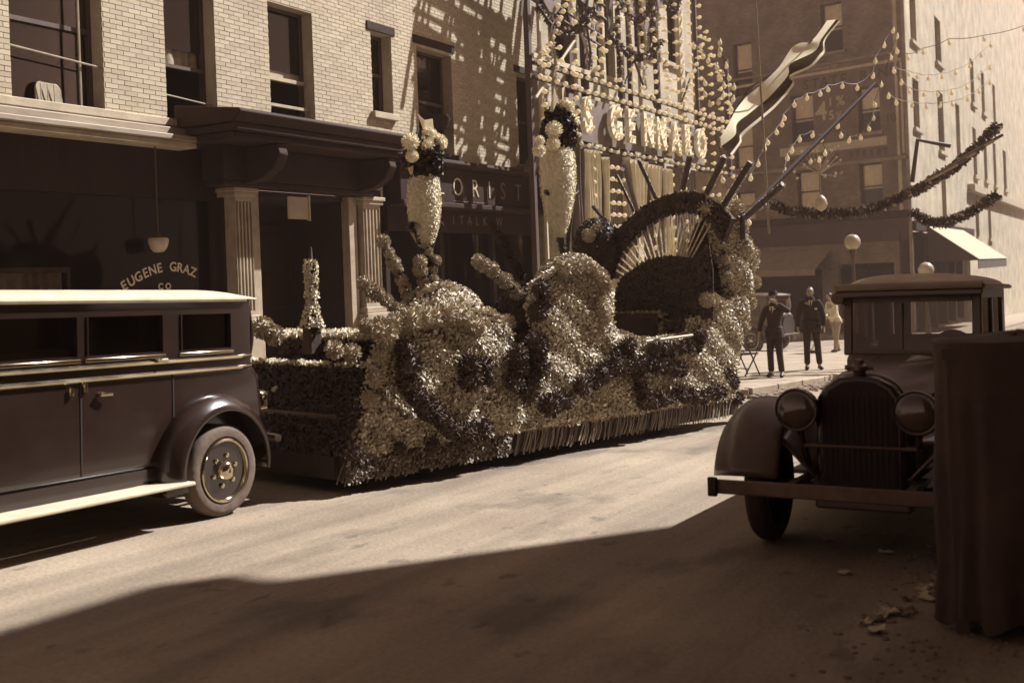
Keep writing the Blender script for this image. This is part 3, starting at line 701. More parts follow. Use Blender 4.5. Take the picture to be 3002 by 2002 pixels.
# ------------------------------------------------------------------ the building behind the photographer (its shadow crosses the road)
nb_ = sthing('near_tenement', 'five storey brick tenement on the near side whose shadow falls over the road', 'house', 0, -3.3, gz(0))
wn = [(a, a+1.1, z, z+2.0) for a in (-10.5, -7, -3.5, 0, 3.5, 7, 10.5, 14) for z in (4.6, 7.9, 11.2)]
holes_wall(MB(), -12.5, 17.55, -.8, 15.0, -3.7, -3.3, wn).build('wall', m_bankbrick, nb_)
MB().box(17.15, 17.55, -15, -3.71, -.8, 15.0).box(-12.5, -12.1, -15, -3.71, -.3, 15).box(-12.5, 17.55, -15, -3.71, 14.6, 15).build('side_walls_and_roof', m_rowbrick, nb_)
MB().box(-12.6, 17.6, -3.32, -2.95, 14.7, 15.25).build('cornice', m_cornice, nb_, bevel=.03)
for (a, b, c, d) in wn:
    fr = MB().box(a, a+.07, -3.6, -3.5, c, d).box(b-.07, b, -3.6, -3.5, c, d).box(a+.07, b-.07, -3.6, -3.5, d-.07, d).box(a+.07, b-.07, -3.6, -3.5, (c+d)/2-.03, (c+d)/2+.03).build('window', m_sash, nb_)
    MB().box(a+.07, b-.07, -3.56, -3.55, c, d-.07).build('pane', m_glass, fr)
    MB().box(a-.1, b+.1, -3.4, -3.18, c-.12, c).build('window_sill', m_stone, nb_)

nr = sthing('far_tenement', 'brick tenement row on the near side past the crossing', 'house', 60, -3.3, gz(60))
wn2 = [(a, a+1.1, z, z+2.0) for a in range(50, 100, 4) for z in (2.6, 6.0, 9.2)]
holes_wall(MB(), 48.5, 104, -3.5, 13.0, -3.7, -3.3, wn2).build('wall', m_bankbrick, nr); MB().box(48.5, 104, -9, -8.8, -3.5, 13).box(48.5, 48.9, -8.8, -3.71, -3.5, 13).build('rear_wall', m_bankbrick, nr)
lw = sthing('low_shop', 'low brick shop on the near side past the crossing', 'shop', 40, -3.3, gz(40))
holes_wall(MB(), 33, 48.4, -2.5, 8.5, -3.7, -3.3, [(a, a+1.2, 4.2, 6.2) for a in (34.5, 37.5, 40.5, 43.5, 46)]+[(34, 37.4, -.8, 2.2), (38.5, 43, -.8, 2.2)]).build('wall', m_bankbrick, lw); MB().box(33, 48.4, -9, -8.8, -2.5, 8.5).box(33, 33.3, -8.8, -3.71, -2.5, 8.5).build('rear_wall', m_bankbrick, lw)
MB().box(32.8, 48.4, -3.75, -3.0, 8.5, 8.9).build('cornice', m_cornice, lw)
# ================================================================== ILLUMINATIONS OF THE FEAST
WS = 10.5
il = sthing('illuminated_frame', 'tall festival light frame with bulb rows, big white letters and satin drapes', 'light frame', 25, WS, gz(25))
def bulb(parent, s, w, z, r=.055, up=0.0):
    return inst('bulb', bulbM, parent, ploc(parent, s, w, z), rot=(R(-90)+rnd.uniform(-.15, .15), rnd.uniform(-.1, .1), 0), scale=r)
def rail(s0, z0, s1, z1, t=.05, mat=m_timberd, w=WS):
    MB().tube([(s0, w+.06, z0), (s1, w+.06, z1)], t, 4).build('rail', mat, il)
for z in (6.02, 5.72): rail(19.5, z, 32.0, z, .05)
rail(20.6, 4.5, 32.0, 4.52, .05)
for z in (6.02, 5.72):
    n = 34
    for i in range(n):
        s = 19.6+12.3*i/(n-1)
        bulb(il, s, WS-.03, z+rnd.uniform(-.02, .02))
for i in range(27):
    s = 21.0+9.9*i/26
    bulb(il, s, WS-.03, 4.5+rnd.uniform(-.02, .02), .043)
for i in range(9): bulb(il, 19.8+rnd.uniform(-.03, .03), WS-.03, 4.1+i*.27)
for q in (22.25, 22.65):
    for i in range(11): bulb(il, q, WS-.03, 6.25+i*.27, .054)
for q in (27.28, 27.68):
    for i in range(14): bulb(il, q, WS-.03, 4.75+i*.33+(.0 if q < 27.5 else .1), .053)
for q in (22.64, 22.94, 23.24):
    for i in range(8): bulb(il, q, WS-.16, 2.2+i*.27, .053)
for q, zz, k in ((28.3, 2.6, 5), (29.0, 2.9, 5), (29.7, 3.0, 4), (30.3, 3.3, 3)):
    for i in range(k): bulb(il, q+rnd.uniform(-.1, .1), WS-.05, zz+i*.26, .053); 
more = MB(); rb = random.Random(77); cnt = 0
bv = [tuple(v.co) for v in bulbM.vertices]; bf = [tuple(p.vertices) for p in bulbM.polygons]
for q, za, zb in ((20.5, 6.2, 9), (21.2, 4.7, 9), (23.55, 6.2, 9.2), (24.25, 6.25, 9.4), (24.95, 6.2, 9.4), (25.7, 6.2, 9.6), (26.5, 4.7, 9.8), (28.3, 6.2, 9.8), (29.1, 4.7, 9.5), (29.9, 4.7, 8), (30.7, 4.7, 7.6), (31.5, 3.0, 7.2), (21.9, 2.2, 4.3), (24.3, 2.0, 4.2), (25.3, 2.0, 4.2), (26.6, 2.2, 4.2), (27.5, 2.2, 4.3)):
    z = za
    while z < zb:
        if cnt < 90 and z < 8.2: bulb(il, q+rb.uniform(-.05, .05), WS-.05, z); cnt += 1
        else:
            b0 = len(more.v); more.v += [Vector((q+v[0]*.055, WS-.05+v[2]*.055, z-v[1]*.055)) for v in bv]; more.f += [tuple(i+b0 for i in f) for f in bf]
        z += rb.uniform(.24, .32)
for (sA_, za, sB_, zb) in ((22.3, 6.3, 24.6, 8.6), (24.6, 8.6, 26.9, 6.4), (27.8, 6.3, 29.6, 8.4), (29.6, 8.4, 31.4, 6.4), (19.9, 6.3, 21.2, 7.9)):
    for k in range(11):
        t = k/10; b0 = len(more.v); more.v += [Vector((sA_+(sB_-sA_)*t+v[0]*.055, WS-.06+v[2]*.055, za+(zb-za)*t-v[1]*.055)) for v in bv]; more.f += [tuple(i+b0 for i in f) for f in bf]
mo = more.build('bulb_mass', m_bulb, il, smooth=True); tag(mo, kind='stuff')
# uprights
for s, m, r, zt in ((19.5, m_timberd, .06, 9), (19.95, m_timber, .035, 9), (20.55, m_timber, .03, 9.4), (21.35, m_timberd, .09, 9.4), (22.1, m_timberd, .10, 9.6), (23.07, m_timber, .06, 9.8), (24.0, m_timberd, .05, 8), (24.6, m_timberd, .05, 8), (25.2, m_timber, .04, 9), (26.36, m_timberd, .085, 10.2), (28.1, m_timber, .17, 10.4), (29.3, m_timberd, .05, 10), (31.9, m_timberd, .06, 8)):
    MB().box(s-r, s+r, WS+.12, WS+.12+2*min(r, .06), gz(s)+.1, zt).build('upright', m, il, bevel=.008)
for a, b in (((19.5, 5.3), (21.4, 6.8)), ((22.2, 6.4), (20.4, 8.6)), ((24.0, 6.2), (24.6, 6.85)), ((25.2, 6.2), (24.6, 6.85)), ((25.6, 6.1), (26.6, 4.9)), ((27.7, 6.2), (28.8, 7.3)), ((30.2, 5.6), (31.7, 4.2))):
    MB().tube([(a[0], WS+.04, a[1]), (b[0], WS+.04, b[1])], .03, 6).build('brace', m_timber if a[0] < 24 else m_timberd, il)
MB().box(21.05, 29.4, WS+.07, WS+.10, 4.62, 5.60).build('letter_board', m_draped, il)
# letters with bulbs along their faces
lets = [('S', 21.58, .9), ('G', 23.06, 1.0), ('E', 23.92, .85), ('N', 24.97, .9), ('N', 25.81, .9), ('A', 26.77, .95), ('R', 27.63, .9), ('O', 28.69, 1.0)]
for ch, s, sc in lets:
    me = text_mesh(ch, 1.06, extrude=.05, offset=.04, sx=.86*sc); me.materials.append(m_white)
    lo = bpy.data.objects.new('letter', me); col.objects.link(lo); lo.parent = il; lo.location = ploc(il, s, WS-.08, 5.11); lo.rotation_euler = (R(90), 0, 0)
    # bulbs scattered on the strokes: pick face centres, keep them apart
    pts = []; rr = random.Random(ord(ch))
    fs = [p for p in me.polygons if abs(p.normal.z) > .9 and p.center.z > 0]
    tries = 0
    while len(pts) < 11 and tries < 900:
        tries += 1; f = rr.choice(fs); c = f.center.copy(); k = rr.random(); vv = me.vertices[rr.choice(list(f.vertices))].co; c = c*(.55+.45*k)+vv*(.45-.45*k)
        if all((c-q).length > .135 for q in pts): pts.append(c)
    for c in pts:
        b = bpy.data.objects.new('letter_bulb', bulbM); col.objects.link(b); b.parent = lo; b.location = (c.x, c.y, .085); b.scale = (.036,)*3; b.rotation_euler = (math.pi+rr.uniform(-.3, .3), rr.uniform(-.3, .3), 0)
# satin drapes, swags and coloured hangings
def drape(name, s0, s1, z0, z1, w, nf, amp, mat, sag=0.0, pinch=0.0):
    def fn(u, v):
        k = 1-pinch*math.sin(math.pi*v)*.5; sc = (s0+s1)/2+(s1-s0)*(u-.5)*k
        return (sc, w+amp*math.sin(u*nf*6.283+v*.7)+.02*math.sin(v*7+u*5), z0+(z1-z0)*v-sag*math.sin(math.pi*u)*(1-v))
    return MB().grid(fn, nf*8, 12).build(name, mat, il, smooth=True)
drape('drape', 20.95, 21.45, 1.6, 4.42, WS-.02, 3, .05, m_draped)
drape('drape', 21.45, 22.2, 1.7, 4.42, WS-.04, 5, .06, m_drape)
drape('drape', 22.25, 23.5, 1.6, 4.4, WS+.0, 9, .05, m_draped)
drape('drape', 22.3, 22.5, 2.1, 4.3, WS-.12, 2, .05, m_drape)
drape('drape', 23.5, 24.0, 1.9, 4.4, WS-.03, 4, .05, m_curtain)
drape('drape', 24.9, 26.0, 1.7, 4.4, WS+.02, 6, .06, m_draped)
drape('drape', 26.0, 26.5, 1.9, 4.3, WS-.05, 4, .05, m_drape)
drape('drape', 26.5, 28.4, 1.6, 4.4, WS+.02, 9, .05, m_draped)
drape('drape', 28.4, 31.9, 1.5, 4.4, WS+.03, 22, .04, m_awning)
def swag(s0, s1, zt, zb, w):   # cloth gathered to a point
    def fn(u, v): 
        k = max(.03, 1-v)**.7; c = s0+(s1-s0)*.5+.1*(s1-s0)*v
        return (c+(s1-s0)*(u-.5)*k, w-.10*math.sin(u*21)*k, zt+(zb-zt)*v)
    MB().grid(fn, 50, 14).build('swag', m_drape, il, smooth=True)
swag(23.75, 24.65, 4.35, 2.35, WS-.12); swag(24.75, 25.5, 4.3, 2.6, WS-.14)
MB().tube([(23.2, WS-.2, 4.2), (24.5, WS-.2, 2.2)], .05, 6).build('brace', m_tinseld, il)
# hanging tinsel in the middle of the upper frame and over the letters
rn = random.Random(5)
def tgar(pts, r, n, size, mat, name='garland'):
    mb = MB(); mb.tube(pts, r*.4, 5); tinsel_tube(mb, pts, r, n, size, rn); return tag(mb.build(name, mat, il), kind='stuff')
for i, (s, z0, z1) in enumerate([(23.5, 6.3, 9), (24.2, 7.0, 9.6), (24.7, 6.9, 9.8), (25.1, 6.2, 9.4), (25.6, 7.4, 9.6), (20.2, 4.6, 6.9), (21.9, 6.2, 9.2), (26.0, 7.0, 9.4)]):
    tgar([(s+.1*math.sin(k*1.7+i), WS-.04, z0+(z1-z0)*k/8) for k in range(9)], .075, 260, .06, m_tinsel if i % 2 else m_tinseld)
for (sA, zA, sB, zB, sag) in [(19.6, 8.4, 23.0, 9.2, .9), (23.1, 8.6, 26.3, 9.2, 1.1), (26.4, 8.9, 28.1, 9.8, .8), (19.6, 7.2, 22.2, 7.6, .6), (23.1, 7.2, 26.3, 7.6, .5)]:
    pts = [(sA+(sB-sA)*k/12, WS-.02, zA+(zB-zA)*k/12-sag*math.sin(math.pi*k/12)) for k in range(13)]
    tgar(pts, .09, 330, .08, m_tinseld)
for s, z in ((20.3, 7.6), (21.2, 8.4), (24.4, 8.3), (25.4, 8.0), (26.1, 8.8)):     # painted paper shields and stars between the uprights
    sh = MB(); sh.lathe([(.45, -.03), (.45, .03)], 10, (s, WS+.03, z), 'y'); sh.build('frame_disc', m_draped, il)
MB().lathe([(.15, -.03), (.42, -.03), (.42, .03), (.15, .03)], 18, (20.2, WS-.02, 9.0), 'y').build('painted_ring', m_drape, il)
rl_ = random.Random(44)  # slats, bars and discs above the view, added to dapple shade on the brick
for i in range(17):
    x0 = 18.9+i*.27; wd = rl_.uniform(.07, .17); dx = rl_.uniform(.7, 1.2); z0_ = 6.9+rl_.uniform(0, .6)
    MB().prism([(x0, z0_), (x0+wd, z0_), (x0+wd+dx, 10.4), (x0+dx, 10.4)], WS+.14, WS+.16).build('shade_slat', m_timberd, il)
for i in range(9):
    z_ = 7.3+i*.37; MB().tube([(19.5, WS+.13, z_+rl_.uniform(-.1, .1)), (23.2, WS+.13, z_-.5+rl_.uniform(-.1, .1))], rl_.uniform(.03, .075), 5).build('shade_bar', m_timberd, il)
for i in range(9):
    MB().lathe([(.30, -.01), (.30, .01)], 12, (19.9+.4*i, WS+.19, 7.6+rl_.uniform(0, 2.4)), 'y').build('frame_disc', m_draped, il)  # more unseen discs added to break up the shade on the wall
MB().box(19.5, 22.1, WS+.05, WS+.1, 6.12, 6.22).build('rail', m_timber, il)

# ------------------------------------------------------------------ masts, flag, strings of lamps over the crossing
def z5(x, y): return ((2000+x/3.484)*2351/3002, (110+y/3.484)*2351/3002)
def z6(x, y): return ((2400+x/3.484)*2351/3002, (110+y/3.484)*2351/3002)
def z7(x, y): return ((2080+x/2.306)*2351/3002, (450+y/2.306)*2351/3002)
p0 = at(1704, 500, 14.9); p1 = at(2010, 192, 16.3)
boom = thing('flag_boom', 'long dark wooden pole slanting up past the lamp strings', 'pole', loc=p0)
MB().tube([(0, 0, -.3), (0, 0, 0), p1-p0], [.04, .04, .028], 8).build('staff', m_timberd, boom)
mb0, mt0 = at(1766, 537, 15.3), at(1738, 60, 15.3)
mast = thing('banner_pole', 'thin pale upright pole lashed to the dark boom beside the banner', 'pole', loc=mb0)
MB().tube([(0, 0, 0), (mt0-mb0), (mt0-mb0)*1.2], [.018, .014, .012], 8).build('pole', m_wirel, mast)
# banner: three stripes, hanging in a long fold
fl_top = [(1480, -170), (1330, 30), (1200, 60), (1110, 120), (1000, 290), (900, 395), (800, 490), (700, 570), (640, 625), (550, 740), (470, 890), (390, 1020)]
fl_mid = [(1570, -180), (1420, 20), (1390, 100), (1320, 165), (1100, 275), (1080, 390), (900, 600), (800, 685), (690, 775), (560, 880), (540, 1000), (395, 1115)]
fl_low = [(1600, -170), (1450, 20), (1440, 130), (1400, 180), (1300, 290), (1100, 385), (1125, 465), (960, 670), (800, 810), (600, 980), (585, 1060), (490, 1190)]
fl_bot = [(1617, -165), (1465, 20), (1460, 140), (1420, 200), (1310, 312), (1095, 412), (1145, 480), (975, 690), (815, 835), (618, 1005), (602, 1075), (510, 1208)]
def dens(L, k=4):
    out = []
    for i in range(len(L)-1):
        for j in range(k):
            t = j/k; p_, q_ = L[max(i-1, 0)], L[i]; r_, u_ = L[i+1], L[min(i+2, len(L)-1)]
            f = lambda a, b, c, d: .5*((2*b)+(-a+c)*t+(2*a-5*b+4*c-d)*t*t+(-a+3*b-3*c+d)*t**3)
            out.append((f(p_[0], q_[0], r_[0], u_[0]), f(p_[1], q_[1], r_[1], u_[1])))
    out.append(L[-1]); return out
fo = at(*z5(800, 600), 17.5)
flag = thing('striped_banner', 'long striped banner of white and dark cloth hanging aslant over the crossing', 'flag', loc=fo)
def strip(name, A, B, m, ph, nrow=4):
    A, B = dens(A), dens(B); n = len(A)
    def fn(u, v):
        i = min(int(u*(n-1)+.5), n-1); a, b = A[i], B[i]; x, y = a[0]+(b[0]-a[0])*v, a[1]+(b[1]-a[1])*v
        dep = 17.5+.05*math.sin(i*.35+(ph+v)*1.1)+.10*math.sin(i*.16)
        return at(*z5(x, y), dep)-fo
    MB().grid(fn, n-1, nrow).build(name, m, flag, smooth=True)
strip('white_stripe', fl_top, fl_mid, m_flagw, 0); strip('dark_stripe', fl_mid, fl_low, m_flagd, 1); strip('white_border', fl_low, fl_bot, m_flagw, 2, 2)
MB().tube([at(*z5(1330, 30), 17.6)-fo, at(*z5(1000, 330), 17.7)-fo, at(*z5(680, 520), 17.7)-fo, at(*z5(560, 720), 17.6)-fo], .012, 5).build('halyard', m_wire, flag)
# strings of pear shaped lamps
def lamp_string(pts, t, label, sp=None, every=1, wire=m_wire, r=.042, group='strings of lamps over the crossing', extra=()):
    P = [at(x, y, t[0]+(t[1]-t[0])*i/max(1, len(pts)-1)) for i, (x, y) in enumerate(pts)]
    o = thing('lamp_string', label, 'string lights', group, loc=P[0])
    pth = []
    for i in range(len(P)-1):
        for k in range(5):
            q = P[i].lerp(P[i+1], k/5); q = q-Vector((0, 0, .03*math.sin(math.pi*k/5))); pth.append(q+Vector((0, 0, .10))-P[0])
    pth.append(P[-1]+Vector((0, 0, .10))-P[0])
    MB().tube(pth, .008, 5).build('wire', wire, o)
    for q in P: inst('bulb', bulbM, o, q-P[0], rot=(rnd.uniform(-.25, .25), rnd.uniform(-.25, .25), 0), scale=(r, r, r*1.15))
    return o
A5 = lambda L: [z5(*p) for p in L]
A6 = lambda L: [z6(*p) for p in L]
lab = 'string of clear pear shaped lamps sweeping '
lamp_string(A5([(700, 1445), (775, 1300), (840, 1145), (875, 1080), (965, 975), (1020, 895), (1045, 830), (1145, 695), (1275, 625), (1410, 585), (1490, 540), (1635, 505)])+A6([(395, 525), (555, 405), (580, 250), (670, 90), (760, -60)]), (19, 23), lab+'in a wide arch past the bank windows')
lamp_string(A5([(1020, 1510), (1050, 1380), (1075, 1240), (1120, 1165), (1200, 1050), (1330, 1005), (1420, 1050), (1460, 1190), (1400, 1260), (1310, 1275)]), (19, 22), lab+'up beside the boom and curling back down')
lamp_string(A6([(195, 915), (230, 1010), (310, 1060), (430, 1030), (515, 940), (560, 830), (575, 695), (640, 490), (740, 210), (800, 0)]), (21, 23), lab+'in a loop over the bank percentage sign')
lamp_string(A6([(715, 610), (795, 675), (955, 700), (1100, 715), (1240, 705), (1370, 690), (1520, 640), (1640, 560), (1750, 470)]), (22, 26), lab+'low across the sunlit bank wall', wire=m_fascia)
lamp_string(A6([(845, 470), (925, 560), (1075, 590), (1215, 590), (1360, 575), (1515, 520), (1640, 420), (1750, 320)]), (22, 26), lab+'across the middle of the sunlit bank wall', wire=m_fascia)
lamp_string(A6([(770, 350), (920, 385), (1005, 410), (1120, 425), (1260, 410), (1400, 370), (1545, 300), (1660, 190), (1760, 90)]), (22, 26), lab+'highest across the sunlit bank wall', wire=m_fascia)
lamp_string(A5([(120, 100), (215, 200), (265, 245), (355, 315), (375, 405), (480, 420), (530, 520), (520, 640), (500, 740)]), (20, 20), lab+'down beside the letter frame and the banner')
lamp_string(A5([(385, 60), (390, 130), (382, 180), (450, 300), (415, 385), (430, 500), (420, 600), (370, 670), (285, 690), (235, 590), (235, 475)]), (20.5, 20), lab+'in a tangle left of the banner')
lamp_string([(1660, 415), (1672, 448), (1690, 462), (1676, 478), (1660, 492), (1690, 520), (1720, 512)], (18, 18), lab+'low behind the rays of the float')
lamp_string([(2351, 70), (2260, 92), (2180, 100), (2120, 122), (2085, 135), (2060, 120)], (24, 22), lab+'from the bank corner to the upper street', wire=m_timberd)
# evergreen garlands
def garland_thing(pts, t, r, label, n=1500, size=.14, mat=m_tinseld, mat2=m_tinsel):
    P = [at(*z7(x, y), t[0]+(t[1]-t[0])*i/(len(pts)-1)) for i, (x, y) in enumerate(pts)]
    o = thing('street_garland', label, 'garland', 'garlands over the crossing', loc=P[0]); P = [p-P[0] for p in P]; rn = random.Random(len(pts))
    MB().tube(P, .02, 5).build('cord', m_wire, o)
    tag(tinsel_tube(MB(), P, r, n, size, rn).build('leaves', mat, o), kind='stuff'); tag(tinsel_tube(MB(), P, r*1.1, n//5, size*.8, rn).build('tinsel_glints', mat2, o), kind='stuff')
garland_thing([(400, 330), (470, 362), (560, 390), (700, 405), (830, 410), (930, 405), (1080, 380), (1240, 330), (1370, 260), (1450, 225), (1560, 150), (1650, 100), (1750, 10), (1850, -80), (1950, -190)], (23, 24), .11, 'dark leafy garland sagging across the bank front and rising to the right')
garland_thing([(1370, 395), (1430, 440), (1500, 468), (1600, 470), (1700, 430), (1800, 380), (1950, 280)], (24, 24), .11, 'short dark garland hanging below the other beside the sunlit wall', 700)
# paper star / lantern of tinsel among the strings
ln = at(*z7(755, 340), 22); lan = thing('hanging_lantern', 'small glass lantern dangling from the garland in front of the bank', 'lantern', loc=ln)
MB().lathe([(.001, -.16), (.10, -.10), (.13, 0), (.10, .10), (.03, .17), (.001, .18)], 10).build('glass', m_opal, lan, smooth=True)
rn = random.Random(3); mb = MB(); mb.tube([(0, 0, .17), (0, 0, 1.0)], .01, 5)
for i in range(26): 
    q = Vector((rn.uniform(-.5, .5), rn.uniform(-.2, .2), rn.uniform(.5, 1.15))); mb.tube([(0, 0, .6), q], .006, 4); mb.sphere(q, .03, 6, 4)
mb.build('tinsel_spray', m_tinsel, lan)
# lattice basket of flags at the right garland
bs = at(*z7(1600, 60), 23.6); bo = thing('festoon_shield', 'slatted festoon shield fixed where the right garland is tied', 'ornament', loc=bs)
for i in range(6):
    a = Vector((-.55+.2*i, 0, -.45+.12*i)); MB().tube([a, a+Vector((.75, -.1, .38))], .035, 6).build('slat', m_tinseld if i % 2 else m_curtain, bo)
MB().tube([(-.75, 0, -.4), (-.6, 0, .5), (.1, 0, .35)], .05, 6).build('hoop', m_timberd, bo)

# ------------------------------------------------------------------ street lamps with globes
def globe_lamp(s, w, ztop, rg, label):
    o = sthing('street_lamp', label, 'street lamp', s, w, gz(s)+.13); z0 = gz(s)+.13
    MB().lathe([(.14, z0), (.14, z0+.1), (.09, z0+.25), (.065, z0+.9), (.045, z0+1.0), (.035, ztop-rg-.16), (.05, ztop-rg-.12), (.075, ztop-rg-.02), (.05, ztop-rg+.02)], 14, (s, w, 0)).build('post', m_steel, o, smooth=True)
    MB().sphere((s, w, ztop), rg, 20, 14).build('globe', m_opal, o, smooth=True)
p = at(1957, 556, 23.5); s_, w_ = SW(p.x, p.y); globe_lamp(s_, w_, p.z, .17, 'slim street lamp with a grey globe behind the parked car')
p = at(2126, 620, 38); s_, w_ = SW(p.x, p.y); globe_lamp(s_, w_, p.z, .27, 'globe lamp standing under the dark awning by the bank')

# ================================================================== THE FLOWER FLOAT
FANG = -.2084
FM = street_mat(7.72, 6.32, gz(7.72), FANG, .0284); FI = FM.inverted()
ft = thing('flower_float', 'parade float covered in petals and paper flowers with a scalloped throne at its back', 'float', mat=FM)
fn_y = (FM.to_3x3() @ Vector((0, 1, 0))); fn_x = (FM.to_3x3() @ Vector((1, 0, 0))); fn_z = (FM.to_3x3() @ Vector((0, 0, 1)))
def fy(px, py, y): return FI @ on_plane(px, py, FM @ Vector((0, y, 0)), fn_y)
def fx(px, py, x): return FI @ on_plane(px, py, FM @ Vector((x, 0, 0)), fn_x)
def fz(px, py, z): return FI @ on_plane(px, py, FM @ Vector((0, 0, z)), fn_z)
def z8(x, y): return ((1650+x/2.613)*2351/3002, (450+y/2.613)*2351/3002)
out_px = [(800, 1043), (835, 960), (868, 872), (880, 815), (905, 765), (935, 735), (985, 690), (1000, 662), (1030, 652), (1058, 690), (1085, 715), (1150, 733), (1170, 760), (1180, 795), (1248, 795),
          (1240, 740), (1232, 690), (1245, 650), (1303, 612), (1348, 608), (1387, 653), (1380, 692), (1396, 728), (1417, 762), (1444, 770), (1480, 783), (1600, 767), (1608, 730), (1640, 700),
          (1679, 684), (1676, 637), (1667, 601), (1652, 562), (1646, 526), (1632, 486), (1676, 470), (1703, 486), (1709, 520), (1724, 556), (1738, 601), (1726, 622), (1732, 643), (1720, 685), (1711, 748), (1696, 796), (1690, 860), (1694, 912)]
poly = [fy(px, py, 0) for px, py in out_px]; poly = [(p.x, p.z) for p in poly]
poly[0] = (poly[0][0], .33); poly[-1] = (poly[-1][0], .33)
def inside(x, z):
    c = False; n = len(poly); j = n-1
    for i in range(n):
        (xi, zi), (xj, zj) = poly[i], poly[j]
        if (zi > z) != (zj > z) and x < (xj-xi)*(z-zi)/(zj-zi)+xi: c = not c
        j = i
    return c
def edged(x, z):
    d = 9
    for i in range(len(poly)-1):
        (a, b), (c, e) = poly[i], poly[i+1]; ux, uz = c-a, e-b; L = ux*ux+uz*uz
        t = max(0, min(1, ((x-a)*ux+(z-b)*uz)/L)) if L else 0
        d = min(d, math.hypot(x-a-t*ux, z-b-t*uz))
    return d
def bulge(x, z):
    d = edged(x, z)
    return -.11*(1-math.exp(-d*5))*(1+.25*math.sin(x*4.2+z*2.1))-.02*math.sin(x*9+z*13)
minx, maxx = min(p[0] for p in poly), max(p[0] for p in poly); maxz = max(p[1] for p in poly)
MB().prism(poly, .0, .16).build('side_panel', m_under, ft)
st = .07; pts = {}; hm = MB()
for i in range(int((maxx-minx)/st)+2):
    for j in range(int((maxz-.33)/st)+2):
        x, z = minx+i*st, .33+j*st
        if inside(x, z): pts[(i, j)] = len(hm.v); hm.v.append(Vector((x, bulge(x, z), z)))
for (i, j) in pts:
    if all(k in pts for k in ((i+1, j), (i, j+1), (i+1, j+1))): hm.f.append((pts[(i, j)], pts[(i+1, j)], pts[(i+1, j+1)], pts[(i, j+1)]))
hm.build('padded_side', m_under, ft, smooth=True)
def side_pt(rn):
    while True:
        x, z = rn.uniform(minx, maxx), rn.uniform(.34, maxz)
        if inside(x, z): break
    e = .03; y = bulge(x, z); gx = (bulge(x+e, z)-y)/e; gz_ = (bulge(x, z+e)-y)/e
    return Vector((x, y, z)), Vector((gx, -1, gz_)).normalized()
def stuff_petals(name, fn, n, size, mat, seed, parent=ft, **k):
    v, f = petals(fn, n, size, seed, **k); mb = MB(); mb.v = v; mb.f = f
    me = mb.mesh(name); me.materials.append(mat); o = bpy.data.objects.new(name, me); col.objects.link(o); o.parent = parent
    return tag(o, kind='stuff')
stuff_petals('side_petals', side_pt, 46000, .033, m_petal, 2, up=.6, aspect=.8)
stuff_petals('side_blossoms', side_pt, 1500, .040, m_pomw, 14, up=.7, aspect=1.1)
stuff_petals('side_leaves', side_pt, 700, .040, m_leafd, 15, up=.6, aspect=.7)
# edge of the panel
def edge_pt(rn):
    while True:
        i = rn.randrange(len(poly)-1); (a, b), (c, d) = poly[i], poly[i+1]
        if rn.random() < math.hypot(c-a, d-b)/.9: break
    t = rn.random(); n = Vector((-(d-b), 0, c-a)).normalized()
    return Vector((a+(c-a)*t, rn.uniform(-.02, .17), b+(d-b)*t)), n
stuff_petals('edge_petals', edge_pt, 5200, .038, m_petal, 3, up=.6)
# far side, deck, front
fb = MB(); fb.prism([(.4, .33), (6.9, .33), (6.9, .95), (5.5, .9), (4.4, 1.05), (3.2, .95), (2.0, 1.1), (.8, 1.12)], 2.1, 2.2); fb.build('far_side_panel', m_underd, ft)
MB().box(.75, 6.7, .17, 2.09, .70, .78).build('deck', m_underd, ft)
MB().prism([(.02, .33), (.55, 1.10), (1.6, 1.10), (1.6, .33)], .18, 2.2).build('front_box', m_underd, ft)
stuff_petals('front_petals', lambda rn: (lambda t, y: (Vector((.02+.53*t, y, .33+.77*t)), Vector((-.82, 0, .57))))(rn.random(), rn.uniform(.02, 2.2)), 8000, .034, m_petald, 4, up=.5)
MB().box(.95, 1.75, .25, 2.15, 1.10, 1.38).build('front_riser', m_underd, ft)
stuff_petals('riser_petals', lambda rn: (Vector((.95, rn.uniform(.25, 2.15), rn.uniform(1.1, 1.38))), Vector((-1, 0, .2)).normalized()), 900, .05, m_petald, 5, up=.5)
stuff_petals('deck_petals', lambda rn: (Vector((rn.uniform(.95, 1.75), rn.uniform(.25, 2.15), 1.38)), Vector((0, 0, 1))), 1500, .06, m_petal, 6, up=.6)
rnF = random.Random(21)
def fgar(pts, r, n, size, mat, name='flower_edging'):
    mb = MB(); mb.tube(pts, r*.5, 6); tinsel_tube(mb, pts, r, n, size, rnF); return tag(mb.build(name, mat, ft), kind='stuff')
fgar([(.56, .1, 1.11), (.56, 1.1, 1.11), (.56, 2.2, 1.11)], .045, 520, .05, m_vase)
fgar([(.94, .25, 1.39), (.94, 1.2, 1.39), (.94, 2.15, 1.39)], .06, 620, .06, m_vase)
fgar([(1.0, .22, 1.39), (1.75, .2, 1.39)], .05, 260, .06, m_petal)
